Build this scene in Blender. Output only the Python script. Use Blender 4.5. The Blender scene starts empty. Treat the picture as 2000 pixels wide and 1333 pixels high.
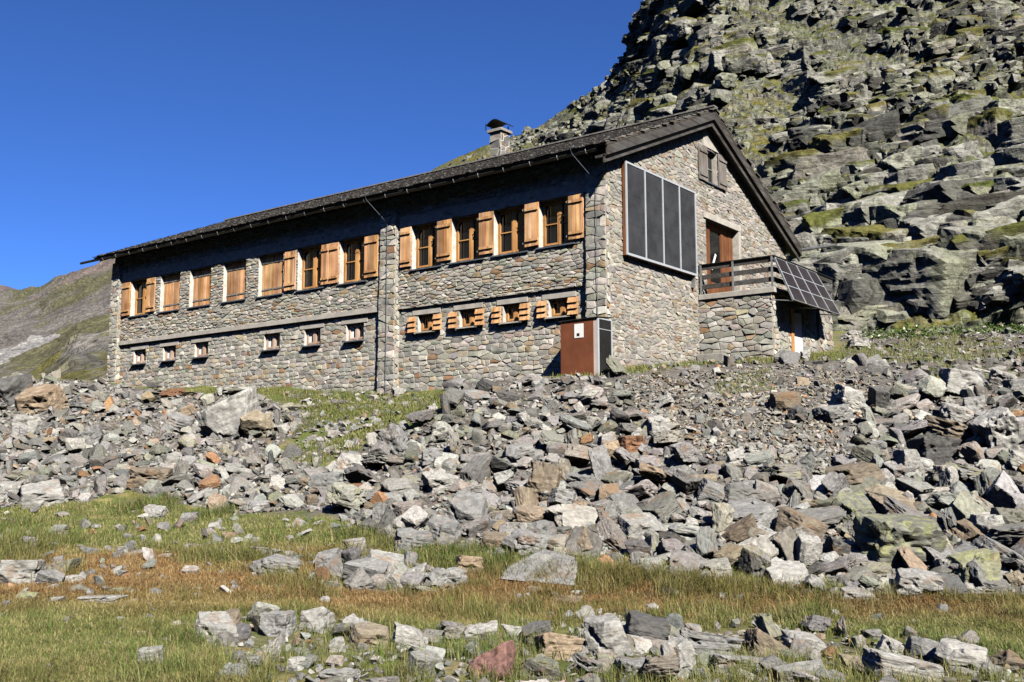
import bpy, bmesh, math, random
import numpy as np
from mathutils import Vector, Matrix

random.seed(7)
rng = np.random.default_rng(7)
scene = bpy.context.scene
COL = scene.collection

# ------------------------------------------------------------------ camera, sky, sun, exposure
CAM = np.array([13.334, -21.418, -2.385])
FPX, YAW, PIT, ROL = 2016.63, -0.652094, 0.122381, -0.00213929      # focal length for a 2000 px wide frame
PCX, PCY = 1000.0, 666.5
fw = np.array([math.sin(YAW) * math.cos(PIT), math.cos(YAW) * math.cos(PIT), math.sin(PIT)])
r0 = np.array([math.cos(YAW), -math.sin(YAW), 0.0])
u0 = np.cross(r0, fw)
rt = r0 * math.cos(ROL) + u0 * math.sin(ROL)
up = -r0 * math.sin(ROL) + u0 * math.cos(ROL)
FH = np.array([math.sin(YAW), math.cos(YAW)])                        # horizontal forward
RH = np.array([math.cos(YAW), -math.sin(YAW)])                       # horizontal right

cam_d = bpy.data.cameras.new('camera')
cam = bpy.data.objects.new('camera', cam_d)
COL.objects.link(cam)
scene.camera = cam
cam_d.sensor_width = 36.0
cam_d.lens = FPX / 2000.0 * 36.0
cam_d.clip_start = 0.1
cam_d.clip_end = 6000.0
cam.matrix_world = Matrix(((rt[0], up[0], -fw[0], CAM[0]), (rt[1], up[1], -fw[1], CAM[1]),
                           (rt[2], up[2], -fw[2], CAM[2]), (0, 0, 0, 1)))

SUN = np.array([1.6, -1.0, 1.57])
SUN = SUN / np.linalg.norm(SUN)
world = bpy.data.worlds.new('World')
scene.world = world
world.use_nodes = True
wn = world.node_tree
sky = wn.nodes.new('ShaderNodeTexSky')
sky.sky_type = 'NISHITA'
sky.sun_disc = False
sky.sun_elevation = math.asin(SUN[2])
sky.sun_rotation = math.atan2(SUN[0], SUN[1])
sky.altitude = 2600.0
sky.air_density = 0.6
sky.dust_density = 0.0
sky.ozone_density = 10.0
hs = wn.nodes.new('ShaderNodeHueSaturation')
hs.inputs['Saturation'].default_value = 1.06
hs.inputs['Hue'].default_value = 0.506
wn.links.new(sky.outputs[0], hs.inputs['Color'])
wn.links.new(hs.outputs[0], wn.nodes['Background'].inputs[0])
wn.nodes['Background'].inputs[1].default_value = 0.097
sun_d = bpy.data.lights.new('sun', 'SUN')
sun_d.energy = 5.0
sun_d.angle = math.radians(0.5)
sun_d.color = (1.0, 0.95, 0.87)
sun_o = bpy.data.objects.new('sun', sun_d)
COL.objects.link(sun_o)
sun_o.location = (20, -20, 40)
sun_o.rotation_euler = Vector(SUN).to_track_quat('Z', 'Y').to_euler()
scene.view_settings.view_transform = 'Standard'
scene.view_settings.look = 'None'
scene.view_settings.exposure = 1.05
scene.view_settings.gamma = 1.0
scene.view_settings.use_curve_mapping = False
scene.render.engine = 'CYCLES'
scene.cycles.max_bounces = 6
scene.cycles.diffuse_bounces = 0


# ------------------------------------------------------------------ small maths helpers
def ray(px, py):
    px = np.asarray(px, float); py = np.asarray(py, float)
    return (fw[None] + rt[None] * ((px.ravel() - PCX) / FPX)[:, None] - up[None] * ((py.ravel() - PCY) / FPX)[:, None])


def at_depth(px, py, a):
    d = ray(px, py)
    t = np.asarray(a, float).ravel() / (d[:, 0] * FH[0] + d[:, 1] * FH[1])
    return CAM[None] + d * t[:, None]


def project(P):
    q = np.asarray(P, float) - CAM
    w = q @ fw
    return PCX + FPX * (q @ rt) / w, PCY - FPX * (q @ up) / w


def ab(P):
    q = np.asarray(P, float)[:, :2] - CAM[None, :2]
    return q @ FH, q @ RH


def hash3(ix, iy, iz, seed):
    h = (ix.astype(np.int64) * 374761393 + iy.astype(np.int64) * 668265263 + iz.astype(np.int64) * 2147483647 + seed * 1274126177) & 0xFFFFFFFF
    h = ((h ^ (h >> 13)) * 1274126177) & 0xFFFFFFFF
    h = ((h ^ (h >> 16)) * 2246822519) & 0xFFFFFFFF
    h = h ^ (h >> 15)
    return (h & 0xFFFFFF).astype(np.float32) / float(0xFFFFFF)


def vnoise(P, seed=0):
    P = np.asarray(P, np.float32)
    f = np.floor(P); i = f.astype(np.int64); t = P - f
    t = t * t * (3 - 2 * t)
    out = 0
    for dx in (0, 1):
        wx = t[:, 0] if dx else 1 - t[:, 0]
        for dy in (0, 1):
            wy = t[:, 1] if dy else 1 - t[:, 1]
            for dz in (0, 1):
                wz = t[:, 2] if dz else 1 - t[:, 2]
                out = out + wx * wy * wz * hash3(i[:, 0] + dx, i[:, 1] + dy, i[:, 2] + dz, seed)
    return out


def fbm(P, octv=4, seed=0):
    s, a, n = 0, 1.0, 0
    P = np.asarray(P, np.float32)
    for k in range(octv):
        s = s + a * vnoise(P * (2.03 ** k) + 17.3 * k, seed + k); n += a; a *= 0.5
    return s / n


def blocks(P, seed):
    """Worley cells: (distance to nearest, to second, the nearest cell's three random numbers, the offset from its centre)"""
    P = np.asarray(P, np.float32)
    i = np.floor(P).astype(np.int64)
    n = len(P)
    f1 = np.full(n, 9.0, np.float32); f2 = np.full(n, 9.0, np.float32)
    cid = np.zeros((n, 3), np.int64); off = np.zeros((n, 3), np.float32)
    for dx in (-1, 0, 1):
        for dy in (-1, 0, 1):
            for dz in (-1, 0, 1):
                c = i + np.array([dx, dy, dz])
                q = np.stack([c[:, k] + 0.1 + 0.8 * hash3(c[:, 0], c[:, 1], c[:, 2], seed + k) for k in range(3)], 1) - P
                d = np.sqrt((q * q).sum(1))
                m = d < f1
                f2 = np.where(m, f1, np.minimum(f2, d))
                f1 = np.where(m, d, f1)
                cid[m] = c[m]; off[m] = -q[m]
    rnd = np.stack([hash3(cid[:, 0], cid[:, 1], cid[:, 2], seed + 11 + k) for k in range(4)], 1)
    return f1, f2, rnd, off


def in_poly(px, py, poly):
    px = np.asarray(px); py = np.asarray(py)
    r = np.zeros(px.shape, bool)
    n = len(poly)
    for k in range(n):
        x0, y0 = poly[k]; x1, y1 = poly[(k + 1) % n]
        if y0 == y1:
            continue
        c = (y0 > py) != (y1 > py)
        r ^= c & (px < (x1 - x0) * (py - y0) / (y1 - y0) + x0)
    return r


# ------------------------------------------------------------------ materials
def mat(name):
    m = bpy.data.materials.new(name)
    m.use_nodes = True
    nt = m.node_tree
    b = nt.nodes['Principled BSDF']
    return m, nt, b


def node(nt, typ, **kw):
    n = nt.nodes.new(typ)
    for k, v in kw.items():
        setattr(n, k, v)
    return n


def noise_fac(nt, scale, detail=4, rough=0.6, coord='Object', vec_scale=None, dist=0.0):
    tc = node(nt, 'ShaderNodeTexCoord')
    out = tc.outputs[coord]
    if vec_scale:
        mp = node(nt, 'ShaderNodeMapping')
        mp.inputs['Scale'].default_value = vec_scale
        nt.links.new(out, mp.inputs[0]); out = mp.outputs[0]
    n = node(nt, 'ShaderNodeTexNoise')
    n.inputs['Scale'].default_value = scale; n.inputs['Detail'].default_value = detail
    n.inputs['Roughness'].default_value = rough; n.inputs['Distortion'].default_value = dist
    nt.links.new(out, n.inputs['Vector'])
    return n.outputs['Fac']


def ramp(nt, fac, stops):
    r = node(nt, 'ShaderNodeValToRGB')
    el = r.color_ramp.elements
    while len(el) < len(stops):
        el.new(0.5)
    for e, (p, c) in zip(el, stops):
        e.position = p; e.color = (*c, 1) if len(c) == 3 else c
    nt.links.new(fac, r.inputs[0])
    return r.outputs[0]


def mix(nt, fac, a, b, mode='MIX'):
    m = node(nt, 'ShaderNodeMix', data_type='RGBA', blend_type=mode)
    for s, v in ((m.inputs[0], fac), (m.inputs[6], a), (m.inputs[7], b)):
        if hasattr(v, 'is_linked'):
            nt.links.new(v, s)
        else:
            s.default_value = v if not isinstance(v, tuple) or len(v) == 4 else (*v, 1)
    return m.outputs[2]


def bump(nt, b, fac, strength=0.4, dist=0.02):
    n = node(nt, 'ShaderNodeBump')
    n.inputs['Strength'].default_value = strength; n.inputs['Distance'].default_value = dist
    nt.links.new(fac, n.inputs['Height'])
    nt.links.new(n.outputs[0], b.inputs['Normal'])


def simple_mat(name, c, rough=0.7, metal=0.0, var=0.25, scale=6.0, bmp=0.0, spec=0.3, vec_scale=None):
    m, nt, b = mat(name)
    f = noise_fac(nt, scale, vec_scale=vec_scale)
    lo = tuple(x * (1 - var) for x in c); hi = tuple(min(1, x * (1 + var)) for x in c)
    nt.links.new(ramp(nt, f, [(0.3, lo), (0.7, hi)]), b.inputs['Base Color'])
    b.inputs['Roughness'].default_value = rough; b.inputs['Metallic'].default_value = metal
    b.inputs['Specular IOR Level'].default_value = spec
    if bmp:
        bump(nt, b, f, bmp, 0.01)
    return m


def attr_mat(name, attr='Col', n1=(9, 0.65, 1.35), n2=None, bmp=0.5, bdist=0.02, bscale=30, rough=0.9):
    """a material whose colour comes from the mesh's own colour attribute, broken up by fine noise"""
    m, nt, b = mat(name)
    at = node(nt, 'ShaderNodeAttribute', attribute_name=attr)
    f = noise_fac(nt, n1[0], 6, 0.65)
    c = mix(nt, 1.0, at.outputs['Color'], ramp(nt, f, [(0.3, (n1[1],) * 3), (0.7, (n1[2],) * 3)]), 'MULTIPLY')
    if n2:
        f2 = noise_fac(nt, n2[0], 3, 0.6)
        c = mix(nt, 1.0, c, ramp(nt, f2, [(0.3, n2[1]), (0.7, n2[2])]), 'MULTIPLY')
    nt.links.new(c, b.inputs['Base Color'])
    b.inputs['Roughness'].default_value = rough
    b.inputs['Specular IOR Level'].default_value = 0.2
    if bmp:
        bump(nt, b, noise_fac(nt, bscale, 5, 0.7), bmp, bdist)
    return m


def wood_mat(name, stops, rough=0.65, axis='Z', scale=1.5):
    m, nt, b = mat(name)
    vs = {'Z': (9, 9, 0.5), 'X': (0.5, 9, 9), 'Y': (9, 0.5, 9)}[axis]
    f = noise_fac(nt, scale, 5, 0.6, vec_scale=vs)
    c = ramp(nt, f, stops)
    f2 = noise_fac(nt, 1.6, 3, 0.5)
    c = mix(nt, 1.0, c, ramp(nt, f2, [(0.3, (0.7, 0.62, 0.55)), (0.65, (1.12, 1.12, 1.12))]), 'MULTIPLY')
    at = node(nt, 'ShaderNodeAttribute', attribute_name='Col')
    g = node(nt, 'ShaderNodeVectorMath', operation='SCALE'); g.inputs[3].default_value = 2.5
    nt.links.new(at.outputs['Color'], g.inputs[0])
    c = mix(nt, 1.0, c, g.outputs[0], 'MULTIPLY')
    nt.links.new(c, b.inputs['Base Color'])
    b.inputs['Roughness'].default_value = rough
    b.inputs['Specular IOR Level'].default_value = 0.25
    bump(nt, b, f, 0.25, 0.004)
    return m


M = {}
M['wall'] = attr_mat('stone_masonry', n1=(7, 0.7, 1.3), bmp=0.5, bscale=26, bdist=0.015)
M['concrete'] = simple_mat('concrete', (0.36, 0.335, 0.295), 0.9, var=0.22, scale=3.5, bmp=0.2)
M['greystone'] = simple_mat('old_concrete', (0.25, 0.235, 0.21), 0.9, var=0.25, scale=5, bmp=0.2)
M['plaster'] = simple_mat('plaster', (0.62, 0.58, 0.52), 0.9, var=0.12, scale=5)
M['shutter'] = wood_mat('larch_wood', [(0.26, (0.19, 0.085, 0.038)), (0.42, (0.44, 0.235, 0.105)), (0.66, (0.62, 0.39, 0.200))])
M['frame'] = wood_mat('window_wood', [(0.3, (0.40, 0.19, 0.065)), (0.7, (0.60, 0.34, 0.135))])
M['paleframe'] = wood_mat('pale_window_wood', [(0.3, (0.42, 0.30, 0.22)), (0.7, (0.60, 0.48, 0.40))])
M['greywood'] = wood_mat('weathered_wood', [(0.3, (0.10, 0.095, 0.09)), (0.7, (0.28, 0.26, 0.24))])
M['darkwood'] = wood_mat('dark_roof_wood', [(0.3, (0.030, 0.025, 0.022)), (0.7, (0.105, 0.090, 0.078))], axis='X')
M['darkwoody'] = wood_mat('dark_verge_wood', [(0.3, (0.030, 0.028, 0.027)), (0.7, (0.100, 0.095, 0.090))], axis='Y')
M['brownwood'] = wood_mat('brown_wood', [(0.3, (0.10, 0.04, 0.016)), (0.7, (0.24, 0.10, 0.042))])
M['doorwood'] = wood_mat('door_wood', [(0.3, (0.09, 0.035, 0.016)), (0.7, (0.22, 0.095, 0.042))])
M['zinc'] = simple_mat('zinc', (0.30, 0.31, 0.32), 0.45, 0.6, 0.2)
M['lead'] = simple_mat('sill_metal', (0.10, 0.115, 0.14), 0.5, 0.2, 0.2)
M['darkmetal'] = simple_mat('dark_metal', (0.025, 0.024, 0.024), 0.5, 0.4, 0.3)
M['alu'] = simple_mat('aluminium', (0.50, 0.53, 0.56), 0.4, 0.3, 0.08)
M['white'] = simple_mat('white_paint', (0.72, 0.72, 0.70), 0.6, 0, 0.06)
M['iron'] = simple_mat('hinge_iron', (0.035, 0.033, 0.032), 0.6, 0.3, 0.2)
M['brownpanel'] = simple_mat('brown_panel', (0.155, 0.052, 0.024), 0.55, 0, 0.22, 2.2)
M['pinkpanel'] = simple_mat('pale_trim', (0.50, 0.38, 0.32), 0.6, 0, 0.12, 3)
M['roof'] = attr_mat('roof_shingle', n1=(11, 0.55, 1.5), bmp=0.4, bscale=40)


def glass_mat(name, c, rough, lines=None):
    m, nt, b = mat(name)
    f = noise_fac(nt, 2.5, 3, 0.5)
    col = ramp(nt, f, [(0.3, tuple(x * 0.7 for x in c)), (0.7, tuple(x * 1.3 for x in c))])
    if lines:
        tc = node(nt, 'ShaderNodeTexCoord')
        w = node(nt, 'ShaderNodeTexWave', bands_direction=lines[0])
        w.inputs['Scale'].default_value = lines[1]
        nt.links.new(tc.outputs['Object'], w.inputs[0])
        col = mix(nt, ramp(nt, w.outputs['Fac'], [(0.5, (0, 0, 0)), (0.95, (lines[2],) * 3)]), col, (0.30, 0.31, 0.34, 1))
    nt.links.new(col, b.inputs['Base Color'])
    b.inputs['Roughness'].default_value = rough
    b.inputs['Specular IOR Level'].default_value = 0.5
    return m


M['glass'] = glass_mat('window_glass', (0.008, 0.009, 0.010), 0.06)
M['collector'] = glass_mat('collector_glass', (0.036, 0.038, 0.045), 0.22)
M['cell'] = glass_mat('solar_cell', (0.020, 0.015, 0.022), 0.16)
M['blackpanel'] = glass_mat('black_panel', (0.014, 0.014, 0.015), 0.25)


def rock_mat(name, use_object):
    m, nt, b = mat(name)
    if use_object:
        oi = node(nt, 'ShaderNodeObjectInfo')
        base, lich = oi.outputs['Color'], oi.outputs['Alpha']
    else:
        at = node(nt, 'ShaderNodeAttribute', attribute_name='Col')
        base, lich = at.outputs['Color'], at.outputs['Alpha']
    co = 'Object'
    tc = node(nt, 'ShaderNodeTexCoord')
    vec = tc.outputs['Object']
    if use_object:
        ad = node(nt, 'ShaderNodeVectorMath', operation='ADD')
        sc = node(nt, 'ShaderNodeVectorMath', operation='SCALE')
        sc.inputs[3].default_value = 37.0
        cmb = node(nt, 'ShaderNodeCombineXYZ')
        for k in range(3):
            nt.links.new(oi.outputs['Random'], cmb.inputs[k])
        nt.links.new(cmb.outputs[0], sc.inputs[0])
        nt.links.new(vec, ad.inputs[0]); nt.links.new(sc.outputs[0], ad.inputs[1])
        vec = ad.outputs[0]

    def nz(scale, detail, rough, vs=None):
        v = vec
        if vs:
            mp = node(nt, 'ShaderNodeMapping'); mp.inputs['Scale'].default_value = vs
            nt.links.new(v, mp.inputs[0]); v = mp.outputs[0]
        n = node(nt, 'ShaderNodeTexNoise')
        n.inputs['Scale'].default_value = scale; n.inputs['Detail'].default_value = detail; n.inputs['Roughness'].default_value = rough
        nt.links.new(v, n.inputs['Vector'])
        return n.outputs['Fac']
    k = 1.0 if use_object else 3.0
    fine = nz(7.0 * k, 6, 0.7)
    c = mix(nt, 1.0, base, ramp(nt, fine, [(0.28, (0.50, 0.50, 0.51)), (0.72, (1.55, 1.55, 1.52))]), 'MULTIPLY')
    band = nz(2.4 * k, 5, 0.7, (1.0, 1.0, 7.0))
    c = mix(nt, 1.0, c, ramp(nt, band, [(0.3, (0.84, 0.84, 0.85)), (0.5, (1.0, 1.0, 1.0)), (0.7, (1.14, 1.13, 1.1))]), 'MULTIPLY')
    rust = nz(1.3 * k, 4, 0.6)
    c = mix(nt, ramp(nt, rust, [(0.57, (0, 0, 0)), (0.70, (0.65, 0.65, 0.65))]), c, (0.20, 0.118, 0.060, 1))
    spots = nz(5.0 * k, 4, 0.75)
    sp = ramp(nt, spots, [(0.50, (0, 0, 0)), (0.60, (1, 1, 1))])
    li = node(nt, 'ShaderNodeMath', operation='SUBTRACT'); li.inputs[0].default_value = 1.0
    nt.links.new(lich, li.inputs[1])
    lm = node(nt, 'ShaderNodeMath', operation='MULTIPLY')
    nt.links.new(sp, lm.inputs[0]); nt.links.new(li.outputs[0], lm.inputs[1])
    c = mix(nt, lm.outputs[0], c, (0.25, 0.26, 0.105, 1))
    nt.links.new(c, b.inputs['Base Color'])
    b.inputs['Roughness'].default_value = 0.88
    b.inputs['Specular IOR Level'].default_value = 0.25
    hgt = node(nt, 'ShaderNodeMath', operation='ADD')
    nt.links.new(fine, hgt.inputs[0]); nt.links.new(band, hgt.inputs[1])
    bump(nt, b, hgt.outputs[0], 0.55, 0.03 if use_object else 0.02)
    return m


M['rock'] = rock_mat('rock_single', True)
M['rubble'] = rock_mat('rock_rubble', False)
M['ground'] = attr_mat('ground_soil', n1=(14, 0.5, 1.5), n2=(1.3, (0.8, 0.8, 0.8), (1.2, 1.15, 1.1)), bmp=0.8, bscale=22, bdist=0.04, rough=0.95)
def cliff_mat():
    m, nt, b = mat('cliff_rock')
    at = node(nt, 'ShaderNodeAttribute', attribute_name='Col')
    f = noise_fac(nt, 3.4, 7, 0.72)
    c = mix(nt, 1.0, at.outputs['Color'], ramp(nt, f, [(0.28, (0.42, 0.42, 0.42)), (0.72, (1.55, 1.55, 1.52))]), 'MULTIPLY')
    bed = noise_fac(nt, 1.0, 5, 0.7, vec_scale=(0.7, 0.7, 5.0), dist=0.4)
    c = mix(nt, 1.0, c, ramp(nt, bed, [(0.36, (0.50, 0.50, 0.50)), (0.42, (0.95, 0.95, 0.95)), (0.7, (1.15, 1.15, 1.12))]), 'MULTIPLY')
    crk = noise_fac(nt, 0.9, 6, 0.6, vec_scale=(1, 1, 0.6), dist=0.8)
    c = mix(nt, 1.0, c, ramp(nt, crk, [(0.485, (1, 1, 1)), (0.50, (0.45, 0.45, 0.45)), (0.515, (1, 1, 1))]), 'MULTIPLY')
    nt.links.new(c, b.inputs['Base Color'])
    b.inputs['Roughness'].default_value = 0.95; b.inputs['Specular IOR Level'].default_value = 0.15
    h = node(nt, 'ShaderNodeMath', operation='ADD'); nt.links.new(f, h.inputs[0]); nt.links.new(bed, h.inputs[1])
    bump(nt, b, h.outputs[0], 0.9, 0.10)
    return m


M['cliff'] = cliff_mat()
M['far'] = attr_mat('far_slope', n1=(0.9, 0.25, 1.8), n2=(0.10, (0.70, 0.70, 0.72), (1.28, 1.26, 1.22)), bmp=0.9, bscale=0.5, bdist=1.6, rough=0.95)
M['grass'] = attr_mat('grass_blade', n1=(3, 0.8, 1.2), bmp=0, rough=0.7)
M['leaf'] = attr_mat('herb_leaf', n1=(3, 0.8, 1.2), bmp=0, rough=0.6)


# ------------------------------------------------------------------ mesh builders
def link(name, me, parent=None, loc=None):
    o = bpy.data.objects.new(name, me)
    COL.objects.link(o)
    if parent is not None:
        o.parent = parent
    if loc is not None:
        o.location = loc
    return o


def tag(o, label=None, cat=None, group=None, kind=None):
    for k, v in (('label', label), ('category', cat), ('group', group), ('kind', kind)):
        if v:
            o[k] = v
    return o


def np_mesh(name, V, F, material, col=None, smooth=False):
    """V (n,3), F (m,3) or (m,4) arrays"""
    me = bpy.data.meshes.new(name)
    V = np.ascontiguousarray(V, np.float32); F = np.ascontiguousarray(F, np.int32)
    k = F.shape[1]
    me.vertices.add(len(V)); me.vertices.foreach_set('co', V.ravel())
    me.loops.add(F.size); me.loops.foreach_set('vertex_index', F.ravel())
    me.polygons.add(len(F))
    me.polygons.foreach_set('loop_start', np.arange(0, F.size, k, dtype=np.int32))
    me.polygons.foreach_set('loop_total', np.full(len(F), k, np.int32))
    me.polygons.foreach_set('use_smooth', np.full(len(F), smooth, bool))
    if col is not None:
        c = np.ones((len(V), 4), np.float32); c[:, :col.shape[1]] = col
        at = me.color_attributes.new('Col', 'FLOAT_COLOR', 'POINT')
        at.data.foreach_set('color', c.ravel())
    me.materials.append(material)
    me.update(); me.validate()
    return me


class MB:
    """collects faces, then links them as ONE mesh object"""
    def __init__(self):
        self.v, self.f, self.c = [], [], []

    def add(self, verts, faces, col=(0.4, 0.4, 0.4)):
        n = len(self.v)
        self.v += [tuple(map(float, p)) for p in verts]
        self.f += [tuple(i + n for i in f) for f in faces]
        self.c += [tuple(col)] * len(verts)

    def box(self, x0, x1, y0, y1, z0, z1, col=(0.4, 0.4, 0.4), bev=0.0):
        if bev <= 0:
            v = [(x, y, z) for z in (z0, z1) for y in (y0, y1) for x in (x0, x1)]
            self.add(v, [(0, 2, 3, 1), (4, 5, 7, 6), (0, 1, 5, 4), (2, 6, 7, 3), (0, 4, 6, 2), (1, 3, 7, 5)], col)
        else:
            bm = bmesh.new()
            bmesh.ops.create_cube(bm, size=1.0)
            for q in bm.verts:
                q.co = Vector(((x0 + x1) / 2 + q.co.x * (x1 - x0), (y0 + y1) / 2 + q.co.y * (y1 - y0), (z0 + z1) / 2 + q.co.z * (z1 - z0)))
            bmesh.ops.bevel(bm, geom=bm.edges[:], offset=bev, segments=1, affect='EDGES', profile=0.5)
            self.bm(bm, col)

    def bm(self, bm, col=(0.4, 0.4, 0.4), mtx=None):
        bm.verts.index_update()
        vs = [(mtx @ q.co if mtx else q.co) for q in bm.verts]
        self.add(vs, [[q.index for q in f.verts] for f in bm.faces], col)
        bm.free()

    def obox(self, O, A, B, Cc, col=(0.4, 0.4, 0.4)):
        """box from corner O along three edge vectors"""
        O, A, B, Cc = (np.asarray(q, float) for q in (O, A, B, Cc))
        v = [O + A * x + B * y + Cc * z for z in (0, 1) for y in (0, 1) for x in (0, 1)]
        f = [(0, 2, 3, 1), (4, 5, 7, 6), (0, 1, 5, 4), (2, 6, 7, 3), (0, 4, 6, 2), (1, 3, 7, 5)]
        if np.dot(np.cross(A, B), Cc) < 0:
            f = [q[::-1] for q in f]
        self.add(v, f, col)

    def tube(self, pts, r, n=8, col=(0.4, 0.4, 0.4)):
        pts = [np.asarray(p, float) for p in pts]
        vs, fs = [], []
        for k, p in enumerate(pts):
            d = pts[min(k + 1, len(pts) - 1)] - pts[max(k - 1, 0)]
            d = d / np.linalg.norm(d)
            a = np.cross(d, [0, 0, 1.0]) if abs(d[2]) < 0.9 else np.cross(d, [1.0, 0, 0])
            a = a / np.linalg.norm(a); b2 = np.cross(d, a)
            for i in range(n):
                t = 2 * math.pi * i / n
                vs.append(p + r * (a * math.cos(t) + b2 * math.sin(t)))
        for k in range(len(pts) - 1):
            for i in range(n):
                j = (i + 1) % n
                fs.append((k * n + i, k * n + j, (k + 1) * n + j, (k + 1) * n + i))
        fs.append(tuple(range(n - 1, -1, -1))); fs.append(tuple((len(pts) - 1) * n + i for i in range(n)))
        self.add(vs, fs, col)

    def build(self, name, material, parent=None, smooth=False):
        me = bpy.data.meshes.new(name)
        me.from_pydata(self.v, [], self.f)
        at = me.color_attributes.new('Col', 'FLOAT_COLOR', 'POINT')
        at.data.foreach_set('color', np.array([(*c, 1) for c in self.c], np.float32).ravel())
        me.materials.append(material)
        if smooth:
            for p in me.polygons:
                p.use_smooth = True
        me.update()
        return link(name, me, parent)


def clip_poly(poly, n, d):
    """keep the part of a convex polygon with n.x <= d"""
    out = []
    m = len(poly)
    for k in range(m):
        p, q = poly[k], poly[(k + 1) % m]
        sp = n[0] * p[0] + n[1] * p[1] - d; sq = n[0] * q[0] + n[1] * q[1] - d
        if sp <= 0:
            out.append(p)
        if (sp < 0 < sq) or (sq < 0 < sp):
            t = sp / (sp - sq)
            out.append((p[0] + (q[0] - p[0]) * t, p[1] + (q[1] - p[1]) * t))
    return out


def area(poly):
    return 0.5 * sum(poly[k][0] * poly[(k + 1) % len(poly)][1] - poly[(k + 1) % len(poly)][0] * poly[k][1] for k in range(len(poly)))


STONE_COLS = [((0.235, 0.225, 0.200), 30), ((0.285, 0.270, 0.235), 22), ((0.190, 0.190, 0.178), 15), ((0.33, 0.31, 0.28), 9),
              ((0.30, 0.255, 0.18), 8), ((0.25, 0.185, 0.115), 6), ((0.20, 0.205, 0.165), 10), ((0.215, 0.125, 0.065), 3), ((0.24, 0.195, 0.17), 5),
              ((0.40, 0.375, 0.33), 4)]
WARM_COLS = [((0.36, 0.315, 0.245), 30), ((0.42, 0.37, 0.29), 22), ((0.30, 0.275, 0.225), 18), ((0.36, 0.27, 0.165), 10), ((0.27, 0.25, 0.22), 12),
             ((0.31, 0.20, 0.115), 4), ((0.46, 0.41, 0.33), 6), ((0.30, 0.30, 0.25), 8)]


WARM_COLS = [(tuple((x * 0.68 + sum(c) / 3 * 0.32) * 0.84 for x in c), k) for c, k in WARM_COLS]


STONE_COLS = [(tuple((x * 0.82 + sum(c) / 3 * 0.18) * 1.36 * f for x, f in zip(c, (1.02, 1.0, 0.95))), k) for c, k in STONE_COLS]


def pick(cols, rnd):
    t = rnd.random() * sum(w for _, w in cols)
    for c, w in cols:
        t -= w
        if t <= 0:
            break
    k = rnd.uniform(0.87, 1.13)
    return tuple(x * k * rnd.uniform(0.96, 1.04) for x in c)


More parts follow.
